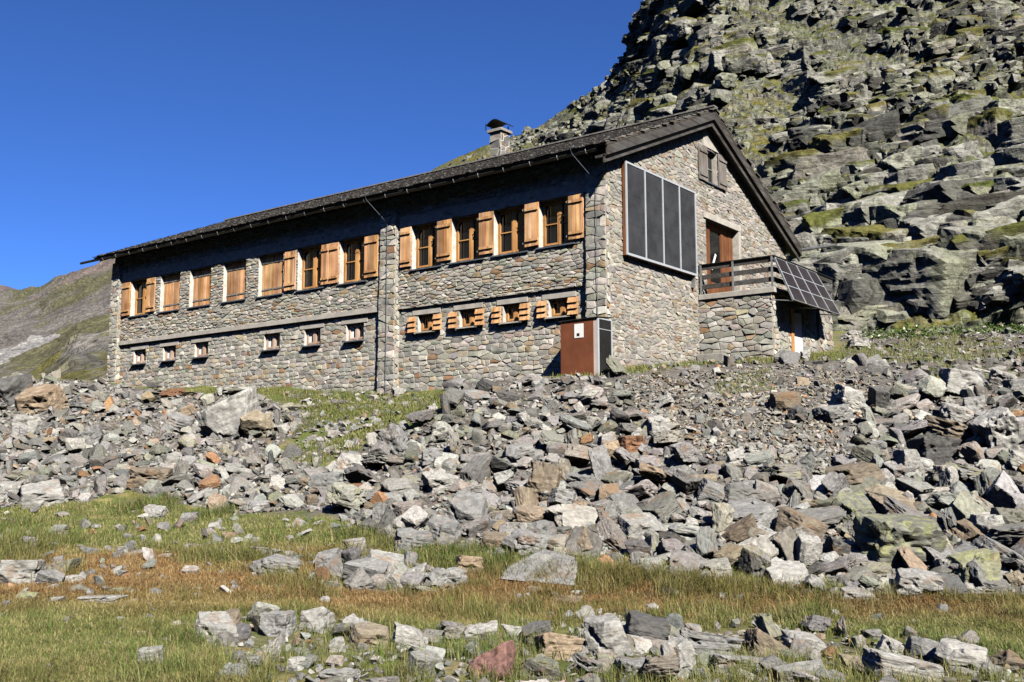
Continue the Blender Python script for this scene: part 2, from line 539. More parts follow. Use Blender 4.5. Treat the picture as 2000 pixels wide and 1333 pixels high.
def masonry(mb, O, U, V, N, poly, holes=(), sx=0.30, sy=0.15, gap=0.012, dep=(0.012, 0.035), cols=STONE_COLS, mortar=(0.42, 0.395, 0.35), jit=0.32, tilt=0.0, seed=1, reveal=0.0, revcol=(0.55, 0.52, 0.47)):
    """a wall of individually modelled rubble stones over a mortar bed; poly is its convex outline in (u, v), holes are openings"""
    rnd = random.Random(seed)
    O, U, V, N = (np.asarray(q, float) for q in (O, U, V, N))
    T = lambda u, v, n: O + U * u + V * v + N * n
    flip = np.dot(np.cross(U, V), N) < 0
    if area(poly) < 0:
        poly = poly[::-1]
    us = [p[0] for p in poly]; vs = [p[1] for p in poly]
    edges = []
    for k in range(len(poly)):
        p, q = poly[k], poly[(k + 1) % len(poly)]
        e = (q[1] - p[1], -(q[0] - p[0])); L = math.hypot(*e); e = (e[0] / L, e[1] / L)
        edges.append((e, e[0] * p[0] + e[1] * p[1]))
    fan = lambda vv, col: mb.add(vv, [tuple(range(len(vv)))[::(-1 if flip else 1)]], col)
    # mortar bed
    gu = sorted({min(us), max(us)} | {h[k] for h in holes for k in (0, 1)})
    gv = sorted({min(vs), max(vs)} | {h[k] for h in holes for k in (2, 3)})
    for i in range(len(gu) - 1):
        for j in range(len(gv) - 1):
            cu, cv = (gu[i] + gu[i + 1]) / 2, (gv[j] + gv[j + 1]) / 2
            if any(h[0] < cu < h[1] and h[2] < cv < h[3] for h in holes):
                continue
            c = [(gu[i], gv[j]), (gu[i + 1], gv[j]), (gu[i + 1], gv[j + 1]), (gu[i], gv[j + 1])]
            for e, d in edges:
                c = clip_poly(c, e, d) if len(c) > 2 else c
            if len(c) > 2:
                fan([T(a, b, 0) for a, b in c], mortar)
    if reveal:
        for h in holes:
            for (a, b), (c, d) in (((h[0], h[2]), (h[0], h[3])), ((h[1], h[3]), (h[1], h[2])), ((h[0], h[3]), (h[1], h[3])), ((h[1], h[2]), (h[0], h[2]))):
                mb.add([T(a, b, 0.01), T(c, d, 0.01), T(c, d, -reveal), T(a, b, -reveal)], [(0, 1, 2, 3)], revcol)
    # seeds in rough courses
    pts = []
    v = min(vs) - sy
    while v < max(vs) + sy:
        h = sy * rnd.uniform(0.6, 1.5)
        u = min(us) - sx * rnd.random()
        while u < max(us) + sx:
            w = sx * rnd.choice((0.45, 0.6, 0.8, 1.0, 1.2, 1.5, 1.9)) * (0.75 + 0.25 * h / sy)
            pts.append((u + w / 2 + rnd.uniform(-jit, jit) * w * 0.4, v + h / 2 + rnd.uniform(-jit, jit) * h))
            u += w
        v += h
    ani = sx / sy * 0.85
    grid = {}
    cs = sx * 1.2
    for k, (a, b) in enumerate(pts):
        grid.setdefault((int(a // cs), int(b * ani // cs)), []).append(k)
    for k, (a, b) in enumerate(pts):
        B = b * ani
        cell = [(a - 2.2 * sx, B - 2.2 * sx), (a + 2.2 * sx, B - 2.2 * sx), (a + 2.2 * sx, B + 2.2 * sx), (a - 2.2 * sx, B + 2.2 * sx)]
        gi, gj = int(a // cs), int(B // cs)
        near = []
        for di in (-2, -1, 0, 1, 2):
            for dj in (-2, -1, 0, 1, 2):
                for q in grid.get((gi + di, gj + dj), ()):
                    if q != k:
                        x, y = pts[q]; near.append(((x - a) ** 2 + (y * ani - B) ** 2, x, y * ani))
        near.sort()
        for d2, x, y in near[:22]:
            nn = (x - a, y - B); L = math.hypot(*nn)
            if L < 1e-6:
                continue
            nn = (nn[0] / L, nn[1] / L)
            cell = clip_poly(cell, nn, nn[0] * (a + x) / 2 + nn[1] * (B + y) / 2)
            if len(cell) < 3:
                break
        if len(cell) < 3:
            continue
        cell = [(x, y / ani) for x, y in cell]
        if tilt:
            t = rnd.gauss(0, tilt)
            cell = [(a + (x - a) * math.cos(t) * 0.97 - (y - b) * math.sin(t) * 0.97, b + (x - a) * math.sin(t) * 0.97 + (y - b) * math.cos(t) * 0.97) for x, y in cell]
        for e, d in edges:
            cell = clip_poly(cell, e, d) if len(cell) > 2 else cell
        for h in holes:
            if len(cell) < 3:
                break
            x0, x1 = min(p[0] for p in cell), max(p[0] for p in cell); y0, y1 = min(p[1] for p in cell), max(p[1] for p in cell)
            if x1 <= h[0] or x0 >= h[1] or y1 <= h[2] or y0 >= h[3]:
                continue
            best = max((clip_poly(cell, (1, 0), h[0]), clip_poly(cell, (-1, 0), -h[1]), clip_poly(cell, (0, 1), h[2]), clip_poly(cell, (0, -1), -h[3])),
                       key=lambda c: abs(area(c)) if len(c) > 2 else 0)
            cell = best
        if len(cell) < 3 or abs(area(cell)) < 0.0016:
            continue
        # merge tiny edges, shrink by the joint
        cc = [cell[i] for i in range(len(cell)) if math.dist(cell[i], cell[i - 1]) > 0.018]
        if len(cc) < 3:
            continue
        mx = sum(p[0] for p in cc) / len(cc); my = sum(p[1] for p in cc) / len(cc)
        ex = max(max(abs(p[0] - mx) for p in cc), 0.02); ey = max(max(abs(p[1] - my) for p in cc), 0.02)

        def shrink(g):
            kx = max(0.2, 1 - g / ex); ky = max(0.2, 1 - g / ey)
            return [(mx + (p[0] - mx) * kx, my + (p[1] - my) * ky) for p in cc]
        d = rnd.uniform(*dep); ta, tb = rnd.gauss(0, 0.07), rnd.gauss(0, 0.10)
        col = pick(cols, rnd)
        n = len(cc)
        g = gap * rnd.uniform(0.5, 1.4)
        r1, r2 = shrink(g), shrink(g + 0.011)
        h2 = lambda p: max(0.004, d + ta * (p[0] - mx) + tb * (p[1] - my))
        vv = [T(p[0], p[1], -0.004) for p in r1] + [T(p[0], p[1], h2(p) * 0.72) for p in r1] + [T(p[0], p[1], h2(p)) for p in r2] + [T(mx, my, d + rnd.uniform(0, 0.012))]
        ff = []
        for i in range(n):
            j = (i + 1) % n
            ff += [(i, j, n + j, n + i), (n + i, n + j, 2 * n + j, 2 * n + i), (2 * n + i, 2 * n + j, 3 * n)]
        if flip:
            ff = [q[::-1] for q in ff]
        mb.add(vv, ff, col)


# ------------------------------------------------------------------ the ground: one sheet through points read off the photograph
CTRL = []
for x, lst in {
    -700: [(1150, 13), (1050, 18), (990, 24), (880, 32), (800, 40), (780, 46)],
    -300: [(1333, 8), (1150, 13), (1050, 18), (990, 23), (900, 28), (820, 34), (765, 40)],
    0: [(1333, 8), (1150, 13), (1050, 18), (995, 22), (900, 27), (830, 31), (765, 36), (742, 39)],
    200: [(1333, 8), (1150, 13), (1050, 18), (985, 22), (900, 26), (830, 30), (770, 35.5), (749, 38.3)],
    400: [(1333, 8), (1150, 13), (1040, 18), (990, 21), (900, 25), (830, 28.5), (775, 32.5), (756, 34.8)],
    560: [(1333, 8), (1150, 13), (1040, 17), (1000, 19.2), (900, 23.8), (830, 27), (780, 30.5), (761, 32.3)],
    740: [(1333, 8), (1160, 13), (1080, 15.3), (1000, 17.8), (900, 21.8), (830, 25.0), (785, 28), (765, 29.8)],
    900: [(1333, 8), (1160, 13), (1090, 14.6), (1000, 17.2), (900, 20.0), (800, 23.6), (752, 27), (760, 27.9)],
    1060: [(1333, 8), (1165, 13), (1090, 14.6), (1000, 17), (900, 19.6), (800, 22.6), (738, 25.2), (735, 26.3)],
    1200: [(1333, 8), (1165, 13), (1100, 14.4), (1000, 16.8), (900, 19.2), (800, 21.8), (735, 24.3), (721, 25.2)],
    1400: [(1333, 8), (1165, 13), (1100, 14.2), (1000, 16.4), (900, 18.7), (800, 21.3), (715, 25.3), (704, 28)],
    1600: [(1333, 8), (1165, 13), (1000, 16.2), (900, 18.3), (800, 20.8), (735, 23.6), (692, 29.5), (668, 33)],
    1800: [(1333, 8), (1165, 13), (1000, 16), (900, 18), (800, 20.4), (720, 23.8), (680, 29), (648, 36)],
    2000: [(1333, 8), (1165, 13), (1000, 15.6), (900, 17.5), (800, 19.8), (715, 23.5), (672, 29), (640, 36)],
    2500: [(1165, 13), (1000, 15.6), (900, 17.5), (790, 20), (690, 25), (640, 34)],
}.items():
    for y, a in lst:
        P = at_depth(x, y, a)[0]
        CTRL.append((a, (P[:2] - CAM[:2]) @ RH, P[2]))
for a in (-14, -6, 0, 4.5):
    for b in (-26, -12, 0, 12, 26):
        CTRL.append((a, b, -4.0 + 0.004 * abs(b)))
CTRL += [(60, -60, -6), (60, -40, -5), (50, -20, 0.0), (75, -20, -4), (44, -30, 0.3), (75, -60, -12), (40, -60, -3), (20, -60, -4), (0, -60, -4),
         (45, 0, 3.0), (45, 14, 4.2), (60, 0, 6), (60, 20, 8), (45, 30, 5), (75, 10, 10), (75, 40, 12), (25, 45, 2), (0, 50, -3.0), (40, 50, 5), (38, -6, 0.8)]
CT = np.array(CTRL)


def tps_fit(xy, z, lam=0.02):
    n = len(xy)
    d = np.sqrt(((xy[:, None] - xy[None]) ** 2).sum(2)) + 1e-9
    K = d * d * np.log(d) + lam * n * np.eye(n)
    Q = np.concatenate([np.ones((n, 1)), xy], 1)
    A = np.block([[K, Q], [Q.T, np.zeros((3, 3))]])
    return np.linalg.solve(A, np.concatenate([z, np.zeros(3)]))


AS = 10.0
W_TPS = tps_fit(CT[:, :2] / AS, CT[:, 2], 0.00004)


def tps(xy):
    out = np.empty(len(xy))
    for s in range(0, len(xy), 20000):
        q = xy[s:s + 20000] / AS
        d2 = ((q[:, None] - CT[None, :, :2] / AS) ** 2).sum(2) + 1e-12
        out[s:s + 20000] = 0.5 * (d2 * np.log(d2)) @ W_TPS[:-3] + W_TPS[-3] + q @ W_TPS[-2:]
    return out


GA0, GA1, GB0, GB1, GS = -14.0, 74.0, -60.0, 50.0, 0.25
ga = np.arange(GA0, GA1 + 1e-6, GS); gb = np.arange(GB0, GB1 + 1e-6, GS)
GA, GB = np.meshgrid(ga, gb, indexing='ij')
GZ = tps(np.stack([GA.ravel(), GB.ravel()], 1)).reshape(GA.shape)
gp = np.stack([GA.ravel(), GB.ravel(), GA.ravel() * 0], 1)
GZ = GZ + ((fbm(gp * 0.55, 3, 5) - 0.5) * 0.22 + (fbm(gp * 2.2, 2, 9) - 0.5) * 0.08).reshape(GA.shape)


def ground_z(a, b):
    fa = np.clip((np.asarray(a) - GA0) / GS, 0, len(ga) - 1.001); fb = np.clip((np.asarray(b) - GB0) / GS, 0, len(gb) - 1.001)
    i, j = fa.astype(int), fb.astype(int); s, t = fa - i, fb - j
    return (GZ[i, j] * (1 - s) * (1 - t) + GZ[i + 1, j] * s * (1 - t) + GZ[i, j + 1] * (1 - s) * t + GZ[i + 1, j + 1] * s * t)


def wxy(a, b):
    return CAM[0] + a * FH[0] + b * RH[0], CAM[1] + a * FH[1] + b * RH[1]


def on_ground(px, py):
    """the first point of the ground seen along each pixel's ray: world points and depths (nan where none)"""
    d = ray(px, py)
    da = d[:, 0] * FH[0] + d[:, 1] * FH[1]; db = d[:, 0] * RH[0] + d[:, 1] * RH[1]
    n = len(d)
    res = np.full(n, np.nan); prev = np.full(n, -1.0)
    for a in np.arange(5.5, 46, 0.12):
        t = a / da
        g = ground_z(np.full(n, a), db * t) - (CAM[2] + d[:, 2] * t)
        hit = (g > 0) & np.isnan(res)
        res[hit] = a - 0.12 * g[hit] / (g[hit] - prev[hit] + 1e-9)
        prev = g
    t = res / da
    P = CAM[None] + d * t[:, None]
    return P, res


# zones, outlined on the photograph and laid down on the ground
Z_BANK = [(880, 760), (935, 738), (1000, 734), (1080, 742), (1190, 730), (1370, 708), (1560, 704), (1640, 700), (1740, 712), (1830, 712), (2030, 690), (2030, 1172), (1800, 1165), (1640, 1172), (1480, 1150),
          (1330, 1135), (1220, 1105), (1000, 1095), (870, 1070), (760, 1062), (665, 1015), (630, 960), (660, 905), (730, 865), (800, 832), (880, 800), (905, 778)]
Z_LEFT = [(-30, 735), (60, 735), (215, 752), (330, 768), (400, 772), (500, 775), (560, 792), (605, 815), (575, 845), (530, 880), (600, 905), (660, 925), (660, 1000), (560, 1000), (470, 1004), (380, 990), (250, 958), (160, 982), (60, 985), (-30, 1000)]
Z_FORE = [(380, 1215), (430, 1200), (540, 1198), (620, 1188), (680, 1205), (760, 1232), (850, 1240), (930, 1235), (1010, 1220), (1100, 1225), (1180, 1205), (1280, 1205), (1330, 1238), (1490, 1212), (1600, 1240), (1760, 1245), (1860, 1258), (2030, 1278), (2030, 1400), (850, 1400), (640, 1350), (480, 1340), (400, 1260)]
Z_MID = [(600, 1150), (640, 1085), (700, 1068), (790, 1105), (900, 1120), (905, 1160), (760, 1166)]
Z_PAD = [(1640, 660), (1700, 645), (1800, 650), (2030, 640), (2030, 695), (1800, 712), (1660, 702)]
Z_FINE = [(1200, 740), (1560, 712), (1700, 730), (1720, 800), (1640, 905), (1500, 905), (1330, 880), (1250, 800)]
Z_STRIP = [(540, 775), (620, 758), (760, 768), (890, 768), (905, 790), (860, 812), (780, 838), (700, 875), (640, 905), (590, 905), (560, 870), (610, 820), (590, 790)]

gx, gy = wxy(GA, GB)
GP = np.stack([gx.ravel(), gy.ravel(), GZ.ravel()], 1)
gpx, gpy = project(GP)
front = GA.ravel() > 4
wob = (fbm(gp * 0.9, 3, 21) - 0.5) * 60
in_rock = front & (in_poly(gpx + wob, gpy + wob * 0.4, Z_BANK) | in_poly(gpx + wob, gpy + wob * 0.4, Z_LEFT) | in_poly(gpx, gpy, Z_MID) | in_poly(gpx, gpy, Z_PAD))
soil = np.array([0.105, 0.085, 0.062]); turf = np.array([0.105, 0.098, 0.038]); stone = np.array([0.120, 0.110, 0.098])
n1 = fbm(gp * 0.6, 4, 31)[:, None]; n2 = fbm(gp * 3.1, 3, 33)[:, None]
gcol = turf * (0.75 + 0.5 * n1) * (1 - np.clip((n2 - 0.55) * 5, 0, 0.8)) + soil * np.clip((n2 - 0.55) * 5, 0, 0.8)
gcol = np.where(in_rock[:, None], stone * (0.6 + 0.8 * n2), gcol)  # stony ground kept dark to deepen the shade in gaps between rocks
na, nb = len(ga), len(gb)
idx = np.arange(na * nb).reshape(na, nb)
gf = np.stack([idx[:-1, :-1].ravel(), idx[1:, :-1].ravel(), idx[1:, 1:].ravel(), idx[:-1, 1:].ravel()], 1)[:, ::-1]
ground = link('ground', np_mesh('ground', GP, gf, M['ground'], gcol, True))
tag(ground, 'sloping mountain ground of turf and stony soil', 'ground', kind='structure')


# ------------------------------------------------------------------ the cliff behind the hut
def smooth_pts(lst, x):
    xs, ys = np.array([p[0] for p in lst], float), np.array([p[1] for p in lst], float)
    return np.interp(x, xs, ys)


def icosphere(sub):
    bm = bmesh.new()
    bmesh.ops.create_icosphere(bm, subdivisions=sub, radius=1.0)
    V = np.array([v.co[:] for v in bm.verts]); F = np.array([[v.index for v in f.verts] for f in bm.faces])
    bm.free()
    return V, F


ICO = {k: icosphere(k) for k in (1, 2, 3, 5)}


def rock_shape(sub, seed, detail=0.0):
    """an angular broken stone in a unit box: flat cleavage faces cut by random planes, with bedding ridges when detail > 0"""
    rg = np.random.default_rng(seed)
    D, F = ICO[sub]
    # uneven box + chipping planes
    n = []; d = []
    for ax in range(3):
        for s in (-1, 1):
            v = np.zeros(3); v[ax] = s
            v += rg.normal(0, 0.13 if ax != 2 else 0.09, 3); n.append(v / np.linalg.norm(v)); d.append(0.5 * rg.uniform(0.78, 1.0))
    for k in range(rg.integers(5, 10)):
        v = rg.normal(0, 1, 3); n.append(v / np.linalg.norm(v)); d.append(rg.uniform(0.40, 0.66))
    n = np.array(n); d = np.array(d)
    Dn = D / np.abs(D).max(1, keepdims=True) ** 0.5
    Dn /= np.linalg.norm(Dn, axis=1, keepdims=True)
    q = Dn @ n.T
    r = np.where(q > 1e-3, d[None] / np.maximum(q, 1e-3), 9).min(1)
    V = Dn * r[:, None]
    if detail > 0:
        nrm = Dn
        side = 1 - np.abs(Dn[:, 2])
        lay = (vnoise(np.stack([V[:, 0] * 1.5, V[:, 1] * 1.5, V[:, 2] * 13 + V[:, 0] * 1.3], 1) + seed, seed) - 0.5) * 0.055 * side
        chip = -np.clip(fbm(V * 3.2 + seed * 3.1, 3, seed) - 0.56, 0, 1) * 0.55
        fine = (fbm(V * 9.0 + seed, 3, seed + 5) - 0.5) * 0.05
        V = V + nrm * ((lay + chip + fine) * detail)[:, None]
    V = V - (V.max(0) + V.min(0)) / 2
    V = V / (V.max(0) - V.min(0))
    return V, F


def shard(seed, flat=1.0):
    """a crisp broken piece: a skewed box chipped by a few planes"""
    rg = np.random.default_rng(seed)
    bm = bmesh.new()
    bmesh.ops.create_cube(bm, size=1.0)
    sk = rg.normal(0, 0.16, (3, 3)); np.fill_diagonal(sk, 1.0)
    for v in bm.verts:
        c = sk @ np.array(v.co) + rg.normal(0, 0.075, 3); v.co = Vector(c)
    ch = bmesh.ops.convex_hull(bm, input=bm.verts[:])
    for k in range(rg.integers(2, 6)):
        n = rg.normal(0, 1, 3); n[2] *= 0.7; n /= np.linalg.norm(n)
        r = bmesh.ops.bisect_plane(bm, geom=bm.verts[:] + bm.edges[:] + bm.faces[:], plane_co=Vector(n * rg.uniform(0.27, 0.50)), plane_no=Vector(n), clear_outer=True)
        e = [q for q in r['geom_cut'] if isinstance(q, bmesh.types.BMEdge)]
        if e:
            bmesh.ops.edgeloop_fill(bm, edges=e)
    h = bmesh.ops.convex_hull(bm, input=bm.verts[:])
    bmesh.ops.delete(bm, geom=[q for q in h['geom_interior'] if isinstance(q, bmesh.types.BMVert)], context='VERTS')
    bmesh.ops.dissolve_limit(bm, angle_limit=0.02, verts=bm.verts[:], edges=bm.edges[:])
    bmesh.ops.recalc_face_normals(bm, faces=bm.faces[:])
    bmesh.ops.triangulate(bm, faces=bm.faces[:])
    bm.verts.index_update()
    V = np.array([v.co[:] for v in bm.verts]); F = np.array([[v.index for v in f.verts] for f in bm.faces])
    bm.free()
    V = V - (V.max(0) + V.min(0)) / 2
    return V / (V.max(0) - V.min(0)), F


SHARDS = [shard(300 + k) for k in range(60)]


def build_cliff():
    cols = np.concatenate([np.linspace(560, 860, 60, endpoint=False), np.linspace(860, 2020, 760, endpoint=False), np.linspace(2020, 2900, 150)])
    rows = np.concatenate([np.linspace(-0.10, 0, 12, endpoint=False), np.linspace(0, 1, 560)])
    top = smooth_pts([(560, 520), (700, 430), (860, 322), (905, 300), (950, 280), (1000, 262), (1045, 248), (1075, 232), (1095, 215), (1120, 200), (1150, 184), (1190, 160), (1214, 132), (1244, 88), (1264, 48), (1286, 16), (1316, -30), (1360, -110), (1400, -180), (2020, -230), (2900, -260)], cols)
    bot = smooth_pts([(560, 690), (1200, 670), (1600, 652), (1700, 640), (1850, 640), (2000, 628), (2900, 615)], cols)
    db = smooth_pts([(560, 92), (900, 74), (1200, 55), (1450, 44), (1640, 39), (1800, 37), (2000, 36.5), (2400, 34), (2900, 31)], cols)
    dt = smooth_pts([(560, 130), (900, 112), (1060, 102), (1150, 95), (1250, 90), (1350, 86), (1600, 80), (2000, 74), (2900, 66)], cols)
    U, T = np.meshgrid(cols, rows, indexing='xy')
    nr, nc = U.shape
    PY = bot[None] + (top - bot)[None] * T
    tt = np.clip(T, 0, 1)
    D = db[None] + (dt - db)[None] * (0.42 * tt + 0.58 * tt ** 1.9) + 4.0 * np.minimum(T, 0)
    P = at_depth(U.ravel(), PY.ravel(), D.ravel())
    # rows behind the skyline so that the mountain has a back
    G = P.reshape(nr, nc, 3)
    back = []
    for k, (da, dz) in enumerate(((3, 0.4), (9, -0.5), (20, -5), (45, -22))):
        q = G[-1].copy(); q[:, :2] += FH[None] * da; q[:, 2] += dz; back.append(q)
    G = np.concatenate([G, np.array(back)], 0)
    nr = G.shape[0]
    P = G.reshape(-1, 3)
    # broad normal
    du = np.gradient(G, axis=1); dv = np.gradient(G, axis=0)
    N = np.cross(du, dv).reshape(-1, 3); N /= np.linalg.norm(N, axis=1, keepdims=True) + 1e-9
    N[(N @ -fw) < 0] *= -1
    # a softer, more uniform push direction: out of the slope and a little towards the viewer
    N = 0.6 * N + 0.4 * np.array([-FH[0], -FH[1], 0.25]); N /= np.linalg.norm(N, axis=1, keepdims=True)
    # rock frame: beds dip gently; u along the face, s up it
    th = math.radians(-12)
    X = P @ np.array([RH[0], RH[1], 0]); Yd = P @ np.array([FH[0], FH[1], 0]); Zz = P[:, 2]
    X2 = X * math.cos(th) + Zz * math.sin(th); Z2 = -X * math.sin(th) + Zz * math.cos(th)
    Q = np.stack([X2, Yd * 0.28, Z2], 1)
    tflat = np.clip(np.concatenate([tt, np.ones((4, nc))], 0), 0, 1).ravel()
    coarse = fbm(Q * 0.075, 3, 71)
    soft = fbm(Q * np.array([0.10, 0.10, 0.22]), 3, 73)
    d = (coarse - 0.5) * 5.0
    gn = fbm(Q * np.array([0.24, 0.24, 0.50]), 4, 81) * 0.75 + fbm(Q * np.array([0.09, 0.09, 0.12]), 2, 83) * 0.25
    upslope = np.clip((tflat - 0.22) / 0.35, 0, 1)
    rk = np.empty(len(gn)); rk[np.argsort(gn)] = np.linspace(0, 1, len(gn))
    gmask = np.clip((rk - (0.70 - 0.27 * upslope)) * 8, 0, 1)
    gn = 0.30 + 0.35 * rk
    rnds, ledges = [], np.zeros(len(P))
    for lv, (TH, k, seed, wa) in enumerate(((3.6, 0.46, 101, 0.9), (1.35, 0.50, 131, 0.75), (0.50, 0.55, 161, 0.6))):
        wx = (fbm(Q * (0.35 / TH), 3, seed) - 0.5) * 2.2 * wa; wz = (fbm(Q * np.array([0.45, 0.45, 0.3]) / TH + 5.1, 3, seed + 1) - 0.5) * 2.6 * wa
        sv = Z2 / TH + wz
        bid = np.floor(sv); fr = sv - bid
        h0 = hash3(bid, bid * 0, bid * 0, seed + 2)
        lx = X2 / (TH * (1.25 + 1.9 * h0)) + h0 * 37.0 + wx + 0.35 * (fr - 0.5) * (h0 - 0.5)
        cid = np.floor(lx); lf = lx - cid
        # now and then a block is split once more
        h1 = hash3(bid, cid, bid * 0 + 3, seed + 3); h2 = hash3(bid, cid, bid * 0 + 4, seed + 4); h3 = hash3(bid, cid, bid * 0 + 5, seed + 5); h4 = hash3(bid, cid, bid * 0 + 6, seed + 6)
        rise = fr ** (0.8 + 0.9 * h3)
        roundtop = 1 - np.clip((fr - (0.84 + 0.1 * h4)) / 0.14, 0, 1) ** 2 * 0.6
        face = k * rise * roundtop + (h1 - 0.5) * (0.26, 0.46, 0.60)[lv] + (lf - 0.5) * (h2 - 0.5) * (0.45, 0.75, 0.9)[lv]
        joint = np.exp(-(np.minimum(lf, 1 - lf) / 0.035) ** 2) * (h4 > 0.25) * 0.20 + np.exp(-(np.minimum(fr, 1.0) / 0.05) ** 2) * 0.16 * (h3 > 0.3)
        quiet = 1 - (0.55 if lv < 2 else 0.6) * gmask
        if lv == 2:
            quiet = quiet * np.clip(0.45 + 2.4 * (fbm(Q * 0.3, 3, 191) - 0.40), 0.2, 1.2)
        d = d + TH * (face - joint) * quiet * (0.75 + 0.5 * soft) * (0.55, 0.6, 0.7)[lv]
        rnds.append((h1, h2, h3, h4))
        if lv < 2:
            ledges = np.maximum(ledges, np.clip(1 - fr / (0.26 - 0.06 * lv), 0, 1) * (h2 > 0.35))
    d = d + (fbm(Q * 1.1, 4, 91) - 0.5) * 0.9 + (fbm(Q * 4.2, 3, 95) - 0.5) * 0.22
    edge = np.ones((nr, nc)); edge[-4:] = 0.35
    sky_near = np.clip((1 - T) * 9, 0.45, 1)
    edge[:len(rows)] = np.where(cols[None] < 1180, sky_near, 1.0)
    P = P + N * (d * edge.ravel())[:, None]
    G = P.reshape(nr, nc, 3)
    du = np.gradient(G, axis=1); dv = np.gradient(G, axis=0)
    nn = np.cross(du, dv).reshape(-1, 3); nn /= np.linalg.norm(nn, axis=1, keepdims=True) + 1e-9
    nn[(nn @ -fw) < 0] *= -1
    # colours of the rock itself
    r0_, r1_, r2_ = (rnds[k][3][:, None] for k in range(3))
    a0_, a1_ = rnds[0][2][:, None], rnds[1][2][:, None]
    base = np.array([0.175, 0.174, 0.150])[None] * (0.68 + 0.34 * r0_ + 0.42 * r1_)
    li = (np.clip((fbm(Q * 0.45, 4, 111) - 0.47) * 6, 0, 1)[:, None] + (a1_ > 0.72) * 0.5) * np.clip(1.25 - tflat[:, None], 0.3, 1)
    li = np.clip(li, 0, 1) * np.clip(0.3 + 1.5 * fbm(Q * 2.4, 3, 113)[:, None], 0, 1)
    base = base * (1 - li) + np.array([0.180, 0.192, 0.128]) * li * (0.85 + 0.3 * r2_)
    dk = np.clip((fbm(Q * np.array([0.20, 0.20, 0.12]), 4, 121) - 0.52) * 8, 0, 1)[:, None] * (0.45 + 0.55 * (a1_ > 0.45))
    base = base * (1 - 0.7 * dk) + np.array([0.040, 0.040, 0.039]) * 0.7 * dk
    pk = np.clip((fbm(Q * 0.9, 3, 131) - 0.58) * 6, 0, 1)[:, None]
    base = base * (1 - 0.5 * pk) + np.array([0.20, 0.172, 0.138]) * 0.5 * pk
    gm = gmask * 0.95 + ledges * np.clip((gn - 0.40) * 7, 0, 1) + (nn[:, 2] - 0.66) * 2.5 * np.clip((gn - 0.40) * 7, 0, 1)
    gm = np.clip(np.clip(gm, 0, 1.2) * (0.15 + 1.5 * fbm(Q * 1.9, 3, 141)), 0, 1)[:, None]
    gv = fbm(Q * 0.6, 3, 151)[:, None]
    gv = np.clip((gv - 0.5) * 2.2 + 0.5, 0, 1)
    gcolr = np.array([0.064, 0.080, 0.012]) * (1 - gv) + np.array([0.125, 0.108, 0.026]) * gv
    col = base * (1 - gm) + gcolr * gm
    ix = np.arange(nr * nc).reshape(nr, nc)
    F = np.stack([ix[:-1, :-1].ravel(), ix[:-1, 1:].ravel(), ix[1:, 1:].ravel(), ix[1:, :-1].ravel()], 1)
    F = np.concatenate([F[:, [0, 1, 2]], F[:, [0, 2, 3]]])
    # outcropping blocks: jointed bedrock standing out of the turf
    rg = np.random.default_rng(1234)
    GV_, GF_, GC_ = [P], [F], [col]
    base_n = len(P)
    Gs = P.reshape(nr, nc, 3)
    pool3 = [rock_shape(3, 2100 + k, 0.55) for k in range(26)]
    pool5 = [rock_shape(5, 2200 + k, 0.8) for k in range(10)]
    dipl = math.radians(-9)
    Bx = np.array([RH[0], RH[1], 0.0]); By = np.array([FH[0], FH[1], 0.0])

    def put(px_, t_, size, sink, calm=1.0):
        nonlocal base_n
        j = int(np.clip(np.searchsorted(cols, px_), 0, nc - 1)); i = int(np.clip(np.searchsorted(rows, t_), 0, len(rows) - 1))
        c = Gs[i, j].copy()
        q = c[None] * np.array([1, 1, 1.0])
        yaw = (0.36 if rg.random() < 0.72 else -0.46) + rg.normal(0, 0.13) * calm
        ty = dipl + rg.normal(0, 0.10) * calm; tx = 0.10 + rg.normal(0, 0.13) * calm
        Rm = np.array(Matrix.Rotation(YAW * -1.0 * 0 + math.atan2(RH[1], RH[0]) + yaw, 3, 'Z') @ Matrix.Rotation(ty, 3, 'Y') @ Matrix.Rotation(tx, 3, 'X'))
        dim = np.array([size * rg.uniform(0.8, 1.9), size * rg.uniform(0.9, 1.5), size * rg.uniform(0.50, 1.05)])
        if size > 1.7:
            V, Fk = pool5[rg.integers(len(pool5))]
        elif size > 0.62:
            V, Fk = pool3[rg.integers(len(pool3))]
        else:
            V, Fk = SHARDS[rg.integers(len(SHARDS))]
        V = V * np.where(rg.random(3) < 0.5, 1, 1.0)
        Vt = (V * dim) @ Rm.T
        c = c + By * dim[1] * sink + np.array([0, 0, 1.0]) * dim[2] * 0.12
        Vt = Vt + c
        px2 = px_; y2 = bot[j] + (top[j] - bot[j]) * t_
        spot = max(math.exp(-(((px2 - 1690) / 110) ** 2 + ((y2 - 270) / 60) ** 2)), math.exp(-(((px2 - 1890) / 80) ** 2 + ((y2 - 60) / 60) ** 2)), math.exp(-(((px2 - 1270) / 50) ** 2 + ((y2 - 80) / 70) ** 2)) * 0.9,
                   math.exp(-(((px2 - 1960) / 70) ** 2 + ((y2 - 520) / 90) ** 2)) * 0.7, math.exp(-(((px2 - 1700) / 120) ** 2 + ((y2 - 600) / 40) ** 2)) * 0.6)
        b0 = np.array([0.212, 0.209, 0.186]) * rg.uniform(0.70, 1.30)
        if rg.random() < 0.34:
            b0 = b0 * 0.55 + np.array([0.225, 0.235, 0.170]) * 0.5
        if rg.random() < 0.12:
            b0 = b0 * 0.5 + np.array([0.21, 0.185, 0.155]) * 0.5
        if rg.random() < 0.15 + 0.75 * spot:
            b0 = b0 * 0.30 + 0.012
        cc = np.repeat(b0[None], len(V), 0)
        cc = cc * (0.72 + 0.56 * fbm(Vt * 1.3, 3, 77))[:, None]
